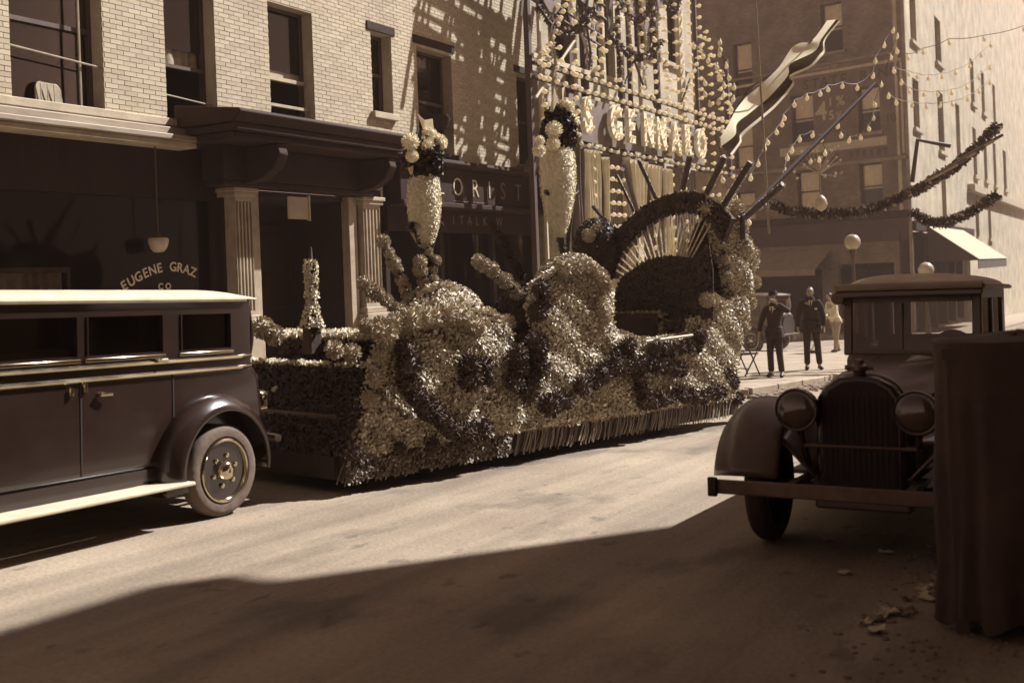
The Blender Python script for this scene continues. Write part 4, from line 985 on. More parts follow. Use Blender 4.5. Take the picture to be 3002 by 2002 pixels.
# skirt: board, pale top rail, hanging paper fringe
xl, xr = .03, poly[-1][0]
MB().box(xl+.03, xr-.03, -.03, .12, .11, .335).build('skirt_board', m_underd, ft)
MB().box(.0, .1, .1, 2.18, .12, .33).build('front_skirt', m_underd, ft)
fgar([(xl-.03+(xr-xl)*i/14, -.06, .335+.008*math.sin(i*2.1)) for i in range(15)], .018, 700, .03, m_petal, 'skirt_rail')
fr = MB(); rnn = random.Random(9); x = xl-.05
while x < xr:
    wd = rnn.uniform(.012, .026); ln_ = rnn.uniform(.19, .25); sl = -.09+rnn.uniform(-.05, .03); y = -.05-rnn.uniform(.0, .045); b = len(fr.v)
    mid = y-rnn.uniform(0, .03)
    fr.v += [Vector((x, y, .33)), Vector((x+wd, y, .33)), Vector((x+wd+sl*.5, mid, .33-ln_*.5)), Vector((x+sl*.5, mid, .33-ln_*.5)), Vector((x+wd+sl, y-.02, .33-ln_)), Vector((x+sl, y-.02, .33-ln_))]
    fr.f += [(b, b+1, b+2, b+3), (b+3, b+2, b+4, b+5)]; x += wd*rnn.uniform(.6, 1.5)
tag(fr.build('paper_fringe', m_fringe, ft), kind='stuff')
stuff_petals('fringe_petals', lambda rn: (Vector((xl+rn.random()*2.2-.06, -.1, rn.uniform(.12, .32))), Vector((0, -1, .1)).normalized()), 1500, .034, m_fringe, 12, up=.5)
# trailer running gear under the skirt
for xx in (1.2, 5.4):
    for yy in (.25, 1.75):
        MB().lathe([(.10, -.08), (.23, -.08), (.245, -.04), (.245, .04), (.23, .08), (.10, .08)], 20, (xx, yy, .247), 'y').build('trailer_wheel', m_rubberd, ft, smooth=True)
MB().box(.2, 6.6, .3, 1.9, .40, .68).build('chassis', m_steel, ft)
MB().tube([(-.5, 1.3, .42), (.3, 1.15, .45)], .05, 8).build('tow_bar', m_steel, ft)
# mounds that carry the vases
def mound(px, py, y, rx, ry, rz, n, mat, seed, under=m_under):
    c = fy(px, py, y)
    mb = MB(); mb.sphere(c, 1, 18, 12, (rx, ry, rz)); mb.build('flower_mound', under, ft, smooth=True)
    def fn(rn):
        d = Vector((rn.gauss(0, 1), rn.gauss(0, 1), rn.gauss(0, 1))).normalized()
        return c+Vector((d.x*rx, d.y*ry, d.z*rz)), Vector((d.x/rx, d.y/ry, d.z/rz)).normalized()
    stuff_petals('mound_petals', fn, int(n*1.8), .036, mat, seed, up=.6); return c
mound(1015, 745, .42, .5, .40, .42, 2600, m_petal, 31)
mound(1120, 775, .45, .55, .36, .18, 1600, m_petald, 32, m_underd)
mound(1312, 700, .5, .50, .48, .60, 3200, m_petal, 33)
mound(1215, 740, .75, .34, .5, .42, 1800, m_petald, 34, m_underd)
mound(1372, 572, 1.7, .30, .34, .42, 1500, m_petald, 35, m_underd)
# paper flowers along the edges and scrolls
CAMD = (FI @ EYEV - Vector((3, 0, 1))).normalized()
def poms_along(px, y, me, r, step, jit=.02, mat=None):
    P = [fy(a, b, y) for a, b in px]; i = 0
    L = [(q-p).length for p, q in zip(P[:-1], P[1:])]; tot = sum(L); d = 0
    while d <= tot:
        t = d; k = 0
        while k < len(L)-1 and t > L[k]: t -= L[k]; k += 1
        p = P[k].lerp(P[k+1], min(1, t/L[k])) + CAMD*.02 + Vector((rnF.uniform(-jit, jit), rnF.uniform(-jit, jit), rnF.uniform(-jit, jit)))
        rr = r*rnF.uniform(1.15, 1.6)*(1.15 if me is pomD else 1)
        inst('paper_flower', me, ft, p, rot=(rnF.uniform(0, 6), rnF.uniform(0, 6), rnF.uniform(0, 6)), scale=rr); d += step*rnF.uniform(.9, 1.3)
A, D = pomA, pomD
for px, y, me, r, stp in [
    ([(885, 770), (915, 742), (945, 735), (1000, 726), (1045, 722), (1080, 738), (1100, 755)], -.16, A, .085, .15),
    ([(875, 812), (868, 840), (858, 900), (838, 950)], -.10, A, .06, .2),
    ([(935, 800), (938, 850), (946, 885), (965, 925), (1000, 948), (1040, 985), (1085, 1000), (1110, 985)], -.22, D, .075, .14),
    ([(1075, 835), (1082, 860), (1070, 885)], -.22, D, .08, .13),
    ([(1108, 842), (1120, 870)], -.22, D, .06, .15),
    ([(1190, 815), (1196, 845), (1182, 870), (1192, 890)], -.22, D, .07, .13),
    ([(1232, 790), (1234, 830), (1228, 860), (1214, 890), (1206, 915)], -.22, D, .08, .12),
    ([(1265, 930), (1290, 918), (1310, 912)], -.22, D, .085, .13),
    ([(1340, 888), (1362, 872), (1395, 852), (1420, 838), (1440, 842), (1470, 838), (1492, 846)], -.22, D, .078, .15),
    ([(1440, 795), (1448, 820), (1470, 860), (1474, 905), (1480, 930)], -.22, D, .07, .14),
    ([(1505, 840), (1540, 850), (1570, 845)], -.22, D, .06, .18),
    ([(1500, 925), (1530, 915), (1560, 905), (1590, 915), (1630, 905), (1660, 900)], -.2, D, .06, .16),
    ([(1300, 618), (1335, 612), (1362, 622), (1385, 650), (1382, 672)], -.10, A, .085, .14),
    ([(1378, 705), (1388, 735), (1400, 752)], -.14, A, .08, .15),
    ([(1245, 660), (1250, 690), (1238, 720)], -.08, D, .07, .15),
    ([(1500, 805), (1530, 800), (1560, 800), (1600, 795), (1610, 770)], -.15, D, .06, .17),
    ([(1625, 480), (1655, 474), (1685, 478), (1702, 492)], -.06, A, .10, .15),
    ([(1708, 520), (1722, 556), (1730, 600), (1728, 645), (1718, 690), (1706, 755), (1692, 800)], .0, A, .075, .33),
    ([(1640, 690), (1620, 690), (1655, 705)], -.1, A, .08, .16),
    ([(1655, 560), (1665, 600), (1672, 640)], -.04, A, .05, .22),
    ([(1600, 560), (1608, 620), (1612, 680)], .3, D, .06, .5),
    ([(840, 752), (870, 748), (900, 742)], .5, A, .06, .15),
    ([(765, 800), (790, 806), (808, 808)], .35, A, .07, .2),
    ([(1352, 538), (1375, 520), (1398, 528), (1408, 545)], 1.6, A, .075, .2),
    ([(1140, 735), (1115, 730), (1165, 738)], .1, A, .07, .14),
    ([(610, 755), (640, 750), (600, 770), (660, 765)], 1.9, A, .08, .25),
    ([(820, 1050), (1010, 1015), (1100, 995)], -.12, D, .05, .45),
    ([(1660, 860), (1685, 890), (1692, 930)], -.05, D, .07, .2)]:
    poms_along(px, y, me, r, stp)
# cut-paper rays round the vases and the throne
def rayp(a, b, r, mat=m_tinseld, n=240, name='flower_ray'):
    mb = MB(); P = [a.lerp(b, k/6)+Vector((0, 0, .015*math.sin(k*2.3))) for k in range(7)]
    mb.tube(P, [r*.75]*7, 7); tinsel_tube(mb, P, r, n, .055, rnF); return tag(mb.build(name, mat, ft), kind='stuff')
for (a, b, y, r) in [((878, 558), (948, 692), .45, .06), ((832, 652), (930, 722), .3, .065), ((1132, 522), (1200, 640), .9, .05), ((1098, 597), (1192, 672), .7, .075), ((955, 520), (985, 580), .45, .05), ((1000, 600), (985, 660), .42, .05), ((962, 600), (978, 655), .40, .06)]:
    rayp(fy(*a, y), fy(*b, y), r*.8, m_pomd, 200); poms_along([a, b], y, pomA if y < .8 else pomD, r*.85, .095)
# scalloped throne back: dark arch, spokes and disc facing the front of the float
XF = 6.15
oa = [(255, 880), (275, 790), (330, 680), (390, 620), (480, 545), (600, 430), (750, 350), (900, 308), (1000, 308), (1080, 330), (1200, 400), (1290, 500)]
ia = [(390, 960), (420, 850), (470, 740), (545, 650), (640, 560), (750, 490), (850, 455), (950, 445), (1040, 455), (1120, 520), (1190, 600), (1220, 680)]
O_, I_ = [fx(*z8(*p), XF) for p in oa], [fx(*z8(*p), XF) for p in ia]
ring = MB(); n = len(O_)
for i in range(n):
    for p, dx in ((O_[i], 0), (I_[i], 0), (I_[i], .12), (O_[i], .12)): ring.v.append(p+Vector((dx, 0, 0)))
for i in range(n-1):
    for k in range(4): ring.f.append((4*i+k, 4*i+(k+1) % 4, 4*i+4+(k+1) % 4, 4*i+4+k))
ring.f += [(0, 1, 2, 3), (4*n-1, 4*n-2, 4*n-3, 4*n-4)]
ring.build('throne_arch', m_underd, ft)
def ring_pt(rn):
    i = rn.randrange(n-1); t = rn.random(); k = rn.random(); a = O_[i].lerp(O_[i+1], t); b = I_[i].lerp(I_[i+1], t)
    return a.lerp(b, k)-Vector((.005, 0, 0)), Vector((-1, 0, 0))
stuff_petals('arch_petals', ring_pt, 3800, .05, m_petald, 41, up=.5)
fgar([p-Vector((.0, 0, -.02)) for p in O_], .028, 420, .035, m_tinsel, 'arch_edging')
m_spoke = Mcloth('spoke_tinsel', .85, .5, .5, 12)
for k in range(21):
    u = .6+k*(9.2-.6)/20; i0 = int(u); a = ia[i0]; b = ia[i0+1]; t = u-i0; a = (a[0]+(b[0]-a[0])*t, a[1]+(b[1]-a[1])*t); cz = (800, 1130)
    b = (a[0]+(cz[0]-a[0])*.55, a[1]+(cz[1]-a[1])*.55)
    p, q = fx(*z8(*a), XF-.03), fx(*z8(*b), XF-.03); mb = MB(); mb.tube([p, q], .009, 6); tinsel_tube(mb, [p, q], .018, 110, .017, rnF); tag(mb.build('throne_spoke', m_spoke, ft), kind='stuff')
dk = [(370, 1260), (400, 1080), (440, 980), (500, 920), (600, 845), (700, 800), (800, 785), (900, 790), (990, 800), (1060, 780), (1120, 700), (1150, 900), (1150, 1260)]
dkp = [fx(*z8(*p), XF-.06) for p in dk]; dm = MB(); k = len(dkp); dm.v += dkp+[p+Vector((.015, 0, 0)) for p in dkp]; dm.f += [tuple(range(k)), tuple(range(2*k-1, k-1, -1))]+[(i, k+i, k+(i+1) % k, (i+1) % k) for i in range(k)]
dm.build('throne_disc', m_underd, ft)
def in_poly(y, z, Q):
    c = False; j = len(Q)-1
    for i in range(len(Q)):
        yi, zi, yj, zj = Q[i].y, Q[i].z, Q[j].y, Q[j].z
        if (zi > z) != (zj > z) and y < (yj-yi)*(z-zi)/(zj-zi)+yi: c = not c
        j = i
    return c
ys = [p.y for p in dkp]; zs = [p.z for p in dkp]
def disc_pt(rn):
    while True:
        y, z = rn.uniform(min(ys), max(ys)), rn.uniform(min(zs), max(zs))
        if in_poly(y, z, dkp): return Vector((XF-.065, y, z)), Vector((-1, 0, 0))
stuff_petals('disc_petals', disc_pt, 5200, .036, m_petald, 42, up=.5)
# dark flowered wing joining the throne to the sunlit side panel
wg = [(1640, 500), (1646, 526), (1652, 562), (1667, 601), (1676, 637), (1679, 684), (1640, 705), (1605, 760), (1590, 700), (1590, 560), (1610, 510)]
wp = [fy(*p, .17) for p in wg]; wm = MB(); wm.prism([(p.x, p.z) for p in wp], .17, .24); wm.build('throne_wing', m_underd, ft)
Q_ = [Vector((0, p.x, p.z)) for p in wp]
def wing_pt(rn):
    while True:
        x, z = rn.uniform(min(p.x for p in wp), max(p.x for p in wp)), rn.uniform(min(p.z for p in wp), max(p.z for p in wp))
        if in_poly(x, z, Q_): return Vector((x, .165, z)), Vector((0, -1, 0))
stuff_petals('wing_petals', wing_pt, 2200, .036, m_petald, 47, up=.5)
for a, b, r in [((230, 405), (345, 535), .03), ((410, 165), (545, 445), .022), ((580, 55), (722, 365), .03), ((972, 25), (912, 305), .045), ((1240, 30), (1075, 360), .05), ((1438, 68), (1235, 395), .05), ((1685, 240), (1395, 495), .045)]:
    p, q = fx(*z8(*a), XF+.12), fx(*z8(*b), XF+.12); mb = MB(); mb.tube([p, q], r*.9, 8); tinsel_tube(mb, [p, q], r*1.05, 120, .03, rnF); tag(mb.build('throne_ray', m_tinseld, ft), kind='stuff')
    fgar([p+Vector((0, -r, 0)), q+Vector((0, -r, 0))], .012, 130, .022, m_tinsel, 'ray_edging'); 
# tower behind the sunlit panel edge and seat
tw = [(1679, 684), (1676, 637), (1667, 601), (1652, 562), (1646, 526), (1640, 490), (1600, 520), (1590, 600), (1590, 700)]
c = fy(1505, 775, .75); MB().box(c.x-.25, c.x+.55, .55, 1.35, .78, c.z+.32).build('throne_seat', m_underd, ft, bevel=.05)
stuff_petals('seat_petals', lambda rn: (Vector((c.x-.25+.8*rn.random(), .55+.8*rn.random(), c.z+.32)), Vector((0, 0, 1))) if rn.random() < .5 else (Vector((c.x-.25+.8*rn.random(), .55, rn.uniform(.8, c.z+.32))), Vector((0, -1, 0))), 1500, .05, m_pom, 43, up=.6)
p, q = fy(1482, 784, -.1), fy(1604, 768, -.1); MB().tube([p, q], .02, 6).build('rail', m_timber, ft)
# ------------------------------------------------------------------ the two white vases with bouquets, and the finial
def vase(cx, prof, y, handles, balls, dark, extra, label, stem):
    base = fy(cx, prof[-1][1], y); pm = Matrix.Translation(FM @ base)
    o = thing('flower_vase', label, 'vase', 'vases on the flower float', mat=FM @ Matrix.Translation(base))
    t_scale = lambda px, py: fy(px, py, y)-base
    pr = [(hw*.95*3002/2351/F*(FM @ fy(cx, py, y)).y, (fy(cx, py, y)-base).z) for hw, py in prof]
    MB().lathe(pr[::-1], 26).build('vase_body', m_vase, o, smooth=True)
    prof_s = sorted(pr, key=lambda a: a[1])
    def fnv(rn):
        h = rn.uniform(prof_s[0][1], prof_s[-1][1])
        for (r0, h0), (r1, h1) in zip(prof_s[:-1], prof_s[1:]):
            if h0 <= h <= h1: r = r0+(r1-r0)*(h-h0)/max(1e-6, h1-h0); break
        a = rn.uniform(0, 6.283); return Vector((r*math.cos(a), r*math.sin(a), h)), Vector((math.cos(a), math.sin(a), .1)).normalized()
    stuff_petals('vase_moss', fnv, 3800, .020, m_vase, 51, o, up=.35)
    for hp in handles:
        P = [t_scale(*p) for p in hp]; mb = MB(); mb.tube(P, .028, 8); tinsel_tube(mb, P, .036, 120, .03, rnF); mb.build('handle', m_leafd, o)
    c0 = t_scale(*dark[0]); r0 = dark[1]
    mb = MB(); mb.sphere(c0, .8, 12, 8, r0); mb.build('bouquet_core', m_leafd, o, smooth=True)
    stuff_petals('bouquet_leaves', lambda rn: (lambda d: (c0+Vector((d.x*r0[0], d.y*r0[1], d.z*r0[2]))*.9, d))(Vector((rn.gauss(0, 1), rn.gauss(0, 1), rn.gauss(0, 1))).normalized()), 900, .055, m_leafd, 52, o, up=.7)
    for (bx, by, r) in balls: inst('white_flower', pomWt, o, t_scale(bx, by)+CAMD*.17, rot=(rnF.uniform(0, 6), rnF.uniform(0, 6), 0), scale=r*1.25)
    for rb in extra:
        P = [t_scale(*p) for p in rb]; mb = MB()
        mb.v += [v+CAMD*(.14-.02*i) for i, v in enumerate(P)]+[v+CAMD*(.11-.02*i) for i, v in enumerate(P)]; k = len(P)
        mb.f += [tuple(range(k)), tuple(range(2*k-1, k-1, -1))]+[(i, k+i, k+(i+1) % k, (i+1) % k) for i in range(k)]
        mb.build('ribbon', m_flagw, o)
    P = [t_scale(*p) for p in stem]; mb = MB(); mb.tube(P, .035, 8); tinsel_tube(mb, P, .055, 320, .045, rnF); mb.build('stem_garland', m_leafd, o)
    return o
vase(975, [(24, 402), (33, 413), (36, 440), (37, 465), (35, 495), (31, 520), (25, 540), (17, 556), (6, 566)], .45,
     [[(945, 512), (940, 525), (955, 530), (964, 560)], [(1005, 508), (1015, 516), (1000, 528), (990, 570)]],
     [(947, 333, .075), (982, 340, .075), (1010, 336, .08), (990, 316, .065), (1002, 325, .055), (951, 366, .055)], ((972, 365), (.20, .17, .26)),
     [[(962, 268), (978, 282), (995, 278), (997, 305), (975, 308)], [(1003, 362), (1016, 368), (1020, 405), (1010, 400)], [(940, 392), (952, 385), (950, 402), (944, 404)]],
     'white mossy vase with dark bouquet and five round white flowers beside the entrance', [(976, 560), (985, 620), (988, 670)])
vase(1283, [(30, 342), (38, 355), (41, 385), (41, 415), (38, 445), (32, 475), (25, 505), (17, 528), (7, 545)], .6,
     [[(1252, 440), (1262, 448), (1270, 500), (1288, 560), (1296, 610)], [(1326, 440), (1316, 448), (1310, 500), (1304, 560), (1300, 610)]],
     [(1300, 252, .085), (1312, 282, .08), (1272, 305, .085), (1270, 337, .07), (1238, 352, .065), (1316, 310, .05), (1240, 330, .05)], ((1284, 300), (.22, .18, .30)),
     [[(1272, 205), (1280, 235), (1270, 262), (1262, 258)], [(1290, 210), (1296, 205), (1292, 240)], [(1312, 318), (1318, 325), (1306, 345), (1302, 342)]],
     'tall white mossy vase with dark handles standing against the light frame', [(1286, 540), (1298, 600), (1306, 640)])
fb_ = fy(716, 752, 1.35); fin = thing('flower_finial', 'slender flower covered finial standing on the front of the float', 'finial', mat=FM @ Matrix.Translation(fb_))
hh = (fy(716, 568, fb_.y)-fb_).z
MB().box(-.07, .07, -.07, .07, 1.2-fb_.z, .01).build('plinth', m_underd, fin, bevel=.01)
def fpr(rn):
    h = rn.uniform(0, hh*.84); t = h/hh
    r = .11*(1-t*2.4) if t < .22 else .022+.028*abs(math.sin(t*19)) if t < .62 else .06-.2*abs(t-.72)
    a = rn.uniform(0, 6.283); return Vector((r*math.cos(a), r*math.sin(a), h)), Vector((math.cos(a), math.sin(a), .2)).normalized()
MB().lathe([(.10, 0), (.06, hh*.12), (.03, hh*.3), (.04, hh*.45), (.03, hh*.6), (.06, hh*.7), (.05, hh*.8), (.02, hh*.86), (.012, hh), (.001, hh*1.005)], 12).build('core', m_underd, fin, smooth=True)
stuff_petals('petals', fpr, 1500, .026, m_vase, 61, fin, up=.5)
for i in range(9): inst('paper_flower', pomA, fin, Vector((.03*math.sin(i*2.4), -.03, hh*(.06+.075*i))), rot=(i, i*2, 0), scale=.036)

# ================================================================== VEHICLES
def wheel(parent, x, y, r, wd, side, tyre=m_rubber, paint=m_paint, plate=m_chrome):
    """axis along y, side = -1 when the outer face looks to -y"""
    c = (x, y, r)
    t = MB(); t.lathe([(r*.70, -wd*.32), (r*.74, -wd*.47), (r*.86, -wd*.5), (r*.95, -wd*.42), (r, -wd*.22), (r, wd*.22), (r*.95, wd*.42), (r*.86, wd*.5), (r*.74, wd*.47), (r*.70, wd*.32)], 40, c, 'y', False)
    w = t.build('wheel', tyre, parent, smooth=True)
    MB().lathe([(r*.72, side*wd*.36), (r*.705, side*wd*.47), (r*.67, side*wd*.47), (r*.64, side*wd*.34), (r*.61, side*wd*.16), (r*.40, side*wd*.10), (r*.38, side*wd*.26), (r*.26, side*wd*.32), (r*.02, side*wd*.33)], 40, c, 'y').build('disc', paint, w, smooth=True)
    MB().lathe([(r*.665, side*wd*.42), (r*.69, side*wd*.50), (r*.665, side*wd*.53), (r*.635, side*wd*.50), (r*.62, side*wd*.36)], 40, c, 'y', False).build('rim_ring', plate, w, smooth=True)
    MB().lathe([(r*.21, side*wd*.33), (r*.20, side*wd*.66), (r*.15, side*wd*.76), (r*.05, side*wd*.77), (r*.045, side*wd*.70), (.0005, side*wd*.70)], 24, c, 'y').build('hub_cap', plate, w, smooth=True)
    for i in range(6):
        a = i*math.pi/3+.3; MB().lathe([(.020, side*wd*.25), (.020, side*wd*.46), (.0005, side*wd*.48)], 8, (x+r*.33*math.cos(a), y, r+r*.33*math.sin(a)), 'y').build('wheel_bolt', plate, w)
    return w
def fender(parent, x, y0, y1, zc, rad, a0, a1, mat, ext=None, lip=.05, name='fender'):
    """wing swept over a wheel; y1 is the outer edge"""
    def fn(u, v):
        a = R(a0+(a1-a0)*u); rr = rad; yy = y0+(y1-y0)*v; drop = lip*max(0, (v-.55)/.45)**2
        px_, pz_ = x+math.cos(a)*(rr-drop+.03*math.sin(math.pi*v)), zc+math.sin(a)*(rr-drop+.03*math.sin(math.pi*v))
        if ext and u > .8: k = (u-.8)/.2; px_ += ext*k*k
        return (px_, yy, pz_)
    return MB().grid(fn, 32, 10).build(name, mat, parent, smooth=True, solid=.02)
def sedan(root, paint=m_paint, roof=m_sunlitroof, detail=True):
    lo = MB(); lo.prism([(-2.15, .46), (-2.15, 1.10), (-1.9, 1.24), (.50, 1.24), (.60, 1.12), (.64, .80), (.60, .52), (.45, .44)], -.72, .72)
    lo.build('body', paint, root, bevel=.07, seg=4)
    wn_ = [(-.30, .24, 1.37, 1.655), (-1.2, -.50, 1.37, 1.655), (-1.98, -1.30, 1.37, 1.655)]
    for sd in (-1, 1):
        ya, yb = (-.715, -.665) if sd < 0 else (.665, .715)
        cb = holes_wall(MB(), -2.1, .48, 1.20, 1.78, ya, yb, wn_).build('cabin_side', paint, root)
        for (a, b, c, d) in wn_: MB().box(a, b, sd*.685-.004, sd*.685+.004, c, d).build('side_window', m_carglass, cb)
        for (a, b, c, d) in wn_:
            MB().box(a-.03, b+.03, sd*.72-.012, sd*.72+.012, c-.05, c-.02).build('window_ledge', m_chrome if detail else paint, cb, bevel=.006)
            MB().box(a-.012, a, sd*.72-.008, sd*.72+.008, c, d).build('window_bead', paint, cb); MB().box(b, b+.012, sd*.72-.008, sd*.72+.008, c, d).build('window_bead', paint, cb)
        for z in (1.285, 1.195): MB().tube([(-2.1, sd*.735, z), (.35, sd*.735, z), (.50, sd*.70, z+.005)], .014, 8).build('belt_moulding', m_chrome if detail else paint, root)  # nickel stands in for sun highlights on the painted belt
        for xx in (-.40, -1.27): MB().box(xx-.006, xx+.006, sd*.722-.004, sd*.722+.004, .5, 1.2).build('door_gap', m_room, root)
        for xx, zz in ((-1.12, 1.08), (-.58, 1.3)): MB().tube([(xx, sd*.75, zz), (xx+.09, sd*.77, zz)], .014, 8).tube([(xx, sd*.70, zz), (xx, sd*.76, zz)], .016, 8).build('door_handle', m_chrome, root)
        for xx, zz in ((-1.24, 1.14), (-1.36, 1.12), (-.41, .66), (-.33, .62)): MB().lathe([(.016, -.03), (.018, 0), (.016, .03)], 8, (xx, sd*.735, zz)).build('hinge', m_chrome, root)
        MB().box(-2.3, -.42, sd*.72+(-.26 if sd < 0 else 0), sd*.72+(0 if sd < 0 else .26), .325, .355).build('running_board', m_sunlitroof if detail else paint, root, bevel=.01)  # pale roof tone reused so the board looks sunlit
        MB().box(-2.3, -.42, sd*.71-.012, sd*.71+.012, .356, .47).build('valance', paint, root)
        fender(root, 0, sd*.60, sd*.92, .40, .56, -8, 196, paint, lip=.10)
        fender(root, -2.95, sd*.55, sd*.92, .40, .56, -2, 175, paint, lip=.10)
        wheel(root, 0, sd*.80, .375, .16, sd); wheel(root, -2.95, sd*.80, .375, .16, sd)
        MB().sphere((-3.35, sd*.45, .92), .13, 16, 10, (1, 1, 1)).build('headlight', m_chrome, root, smooth=True)
    for xx in (-.15, -1.35):
        MB().box(xx, xx+.16, -.62, .62, .85, 1.42).build('seat_back', m_under, root, bevel=.05); MB().box(xx-.5, xx, -.62, .62, .70, .90).build('seat', m_under, root, bevel=.05)
    # roof: rounded shell, rear curving down
    def rf(u, v):
        x = -2.25+2.80*u; y = -.73+1.46*v; k = 1-abs(2*v-1)**3.2; e = 1-max(0, (u-.86)/.14)**2.2*.75; f = 1-max(0, (.1-u)/.1)**2*.5
        return (x, y, 1.775+.085*max(0, k)**.55*e*f)
    MB().grid(rf, 30, 24).build('roof', roof, root, smooth=True, solid=.015)
    MB().tube([(-2.25, -.735, 1.775), (.40, -.735, 1.775), (.55, -.62, 1.775), (.56, .62, 1.775), (.40, .735, 1.775), (-2.25, .735, 1.775)], .022, 8).build('roof_gutter', roof, root)
    MB().grid(lambda u, v: (.46+.12*math.sin(math.pi*min(1, v*1.1))*.6-.0*u, -.70+1.40*u, 1.2+.59*v), 16, 8).build('rear_panel', paint, root, smooth=True, solid=.02)
    MB().box(.545, .575, -.35, .35, 1.40, 1.62).build('rear_window', m_glass, root, bevel=.01)
    for sd in (-1, 1): MB().grid(lambda u, v: (.46+.05*math.sin(v*3.1), sd*(.71-.12*u), 1.2+.58*v), 4, 8).build('rear_corner', paint, root, smooth=True, solid=.02)
    # bonnet, radiator, windscreen
    MB().prism([(-3.35, .62), (-3.35, 1.10), (-2.16, 1.16), (-2.16, .62)], -.40, .40).build('bonnet', paint, root, bevel=.10, seg=4)
    MB().prism([(-3.42, .50), (-3.42, 1.10), (-3.36, 1.10), (-3.36, .50)], -.36, .36).build('radiator', m_chrome, root, bevel=.03)
    MB().box(-2.14, -2.12, -.62, .62, 1.30, 1.66).build('windscreen', m_glass, root)
    for b in ((-3.75, 1), (.86, -1)): MB().tube([(b[0]+.12*b[1], -.78, .55), (b[0], -.4, .55), (b[0], .4, .55), (b[0]+.12*b[1], .78, .55)], .035, 8).build('bumper', m_steel, root)
    for y in (-.4, .4): MB().box(.40, .86, y-.03, y+.03, .50, .54).box(-3.75, -3.2, y-.03, y+.03, .50, .54).build('bumper_iron', m_steel, root)
    MB().box(-3.2, .5, -.35, .35, .36, .46).build('chassis', m_steel, root)
    for xx in (0, -2.95): MB().tube([(xx, -.74, .375), (xx, .74, .375)], .04, 8).build('axle', m_steel, root)
    # tail lamp and luggage iron at the back corner
    MB().lathe([(.05, -.03), (.055, .02), (.03, .05), (.001, .055)], 14, (.70, -.62, .92), 'x').build('tail_lamp', m_chrome, root, smooth=True)
    MB().tube([(.55, -.60, .80), (.72, -.66, .82), (.78, -.62, .95)], .018, 8).tube([(.78, -.70, .97), (.90, -.62, .97)], .022, 8).build('tail_bracket', m_chrome, root)
    MB().lathe([(.22, -.07), (.35, -.08), (.37, 0), (.35, .08), (.22, .07)], 30, (.76, .0, .84), 'x').build('spare_wheel', m_rubberd, root, smooth=True)
tow = thing('towing_car', 'black closed car with sunlit tone on roof and running board pulling the float', 'car', mat=street_mat(6.52, 7.42, gz(6.52), 0, math.atan(SLOPE)))
sedan(tow)
pc = thing('parked_sedan', 'dark car parked side on behind the men at the crossing', 'car', mat=street_mat(34.3, 10.5, gz(34.3), E76+math.pi))
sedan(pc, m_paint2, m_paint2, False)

# the old car at the near kerb, seen from the front
oc = thing('old_car', 'dusty dark old car facing us at the near kerb with drum headlights', 'car', mat=street_mat(7.47, 1.60, gz(7.47), 0, math.atan(SLOPE)))
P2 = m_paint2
for sd in (-1, 1):
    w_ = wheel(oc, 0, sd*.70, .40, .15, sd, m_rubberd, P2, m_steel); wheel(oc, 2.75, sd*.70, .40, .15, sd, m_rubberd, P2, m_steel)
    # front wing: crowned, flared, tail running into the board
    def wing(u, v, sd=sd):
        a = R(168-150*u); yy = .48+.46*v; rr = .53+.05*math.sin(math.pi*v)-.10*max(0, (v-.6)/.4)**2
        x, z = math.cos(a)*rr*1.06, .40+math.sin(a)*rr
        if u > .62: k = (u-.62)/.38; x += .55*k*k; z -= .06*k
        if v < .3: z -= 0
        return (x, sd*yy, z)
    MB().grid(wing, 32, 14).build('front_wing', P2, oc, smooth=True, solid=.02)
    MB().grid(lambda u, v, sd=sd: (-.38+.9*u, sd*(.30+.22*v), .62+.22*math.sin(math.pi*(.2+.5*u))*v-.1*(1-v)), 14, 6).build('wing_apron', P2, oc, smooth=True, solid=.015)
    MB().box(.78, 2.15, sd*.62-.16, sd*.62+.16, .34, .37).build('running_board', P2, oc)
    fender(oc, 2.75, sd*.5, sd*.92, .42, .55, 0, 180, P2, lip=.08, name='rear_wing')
    # drum headlamps
    h = MB().lathe([(.001, .19), (.06, .185), (.10, .15), (.125, .06), (.132, -.02), (.136, -.03), (.136, -.055), (.122, -.06)], 28, (-.42, sd*.37, .95), 'x').build('headlight', m_paint, oc, smooth=True)
    MB().lathe([(.134, -.04), (.140, -.055), (.134, -.07), (.122, -.062)], 28, (-.42, sd*.37, .95), 'x', False).build('lamp_rim', m_steel, h, smooth=True)
    MB().lathe([(.122, -.05), (.09, -.068), (.05, -.078), (.001, -.082)], 28, (-.42, sd*.37, .95), 'x').build('lens', m_lens, h, smooth=True)
    MB().tube([(-.40, sd*.37, .82), (-.36, sd*.36, .70), (-.30, sd*.34, .58)], .022, 8).build('lamp_post', m_paint, oc)
MB().tube([(-.37, -.38, .71), (-.37, .38, .71)], .014, 8).build('lamp_tie_bar', m_steel, oc)
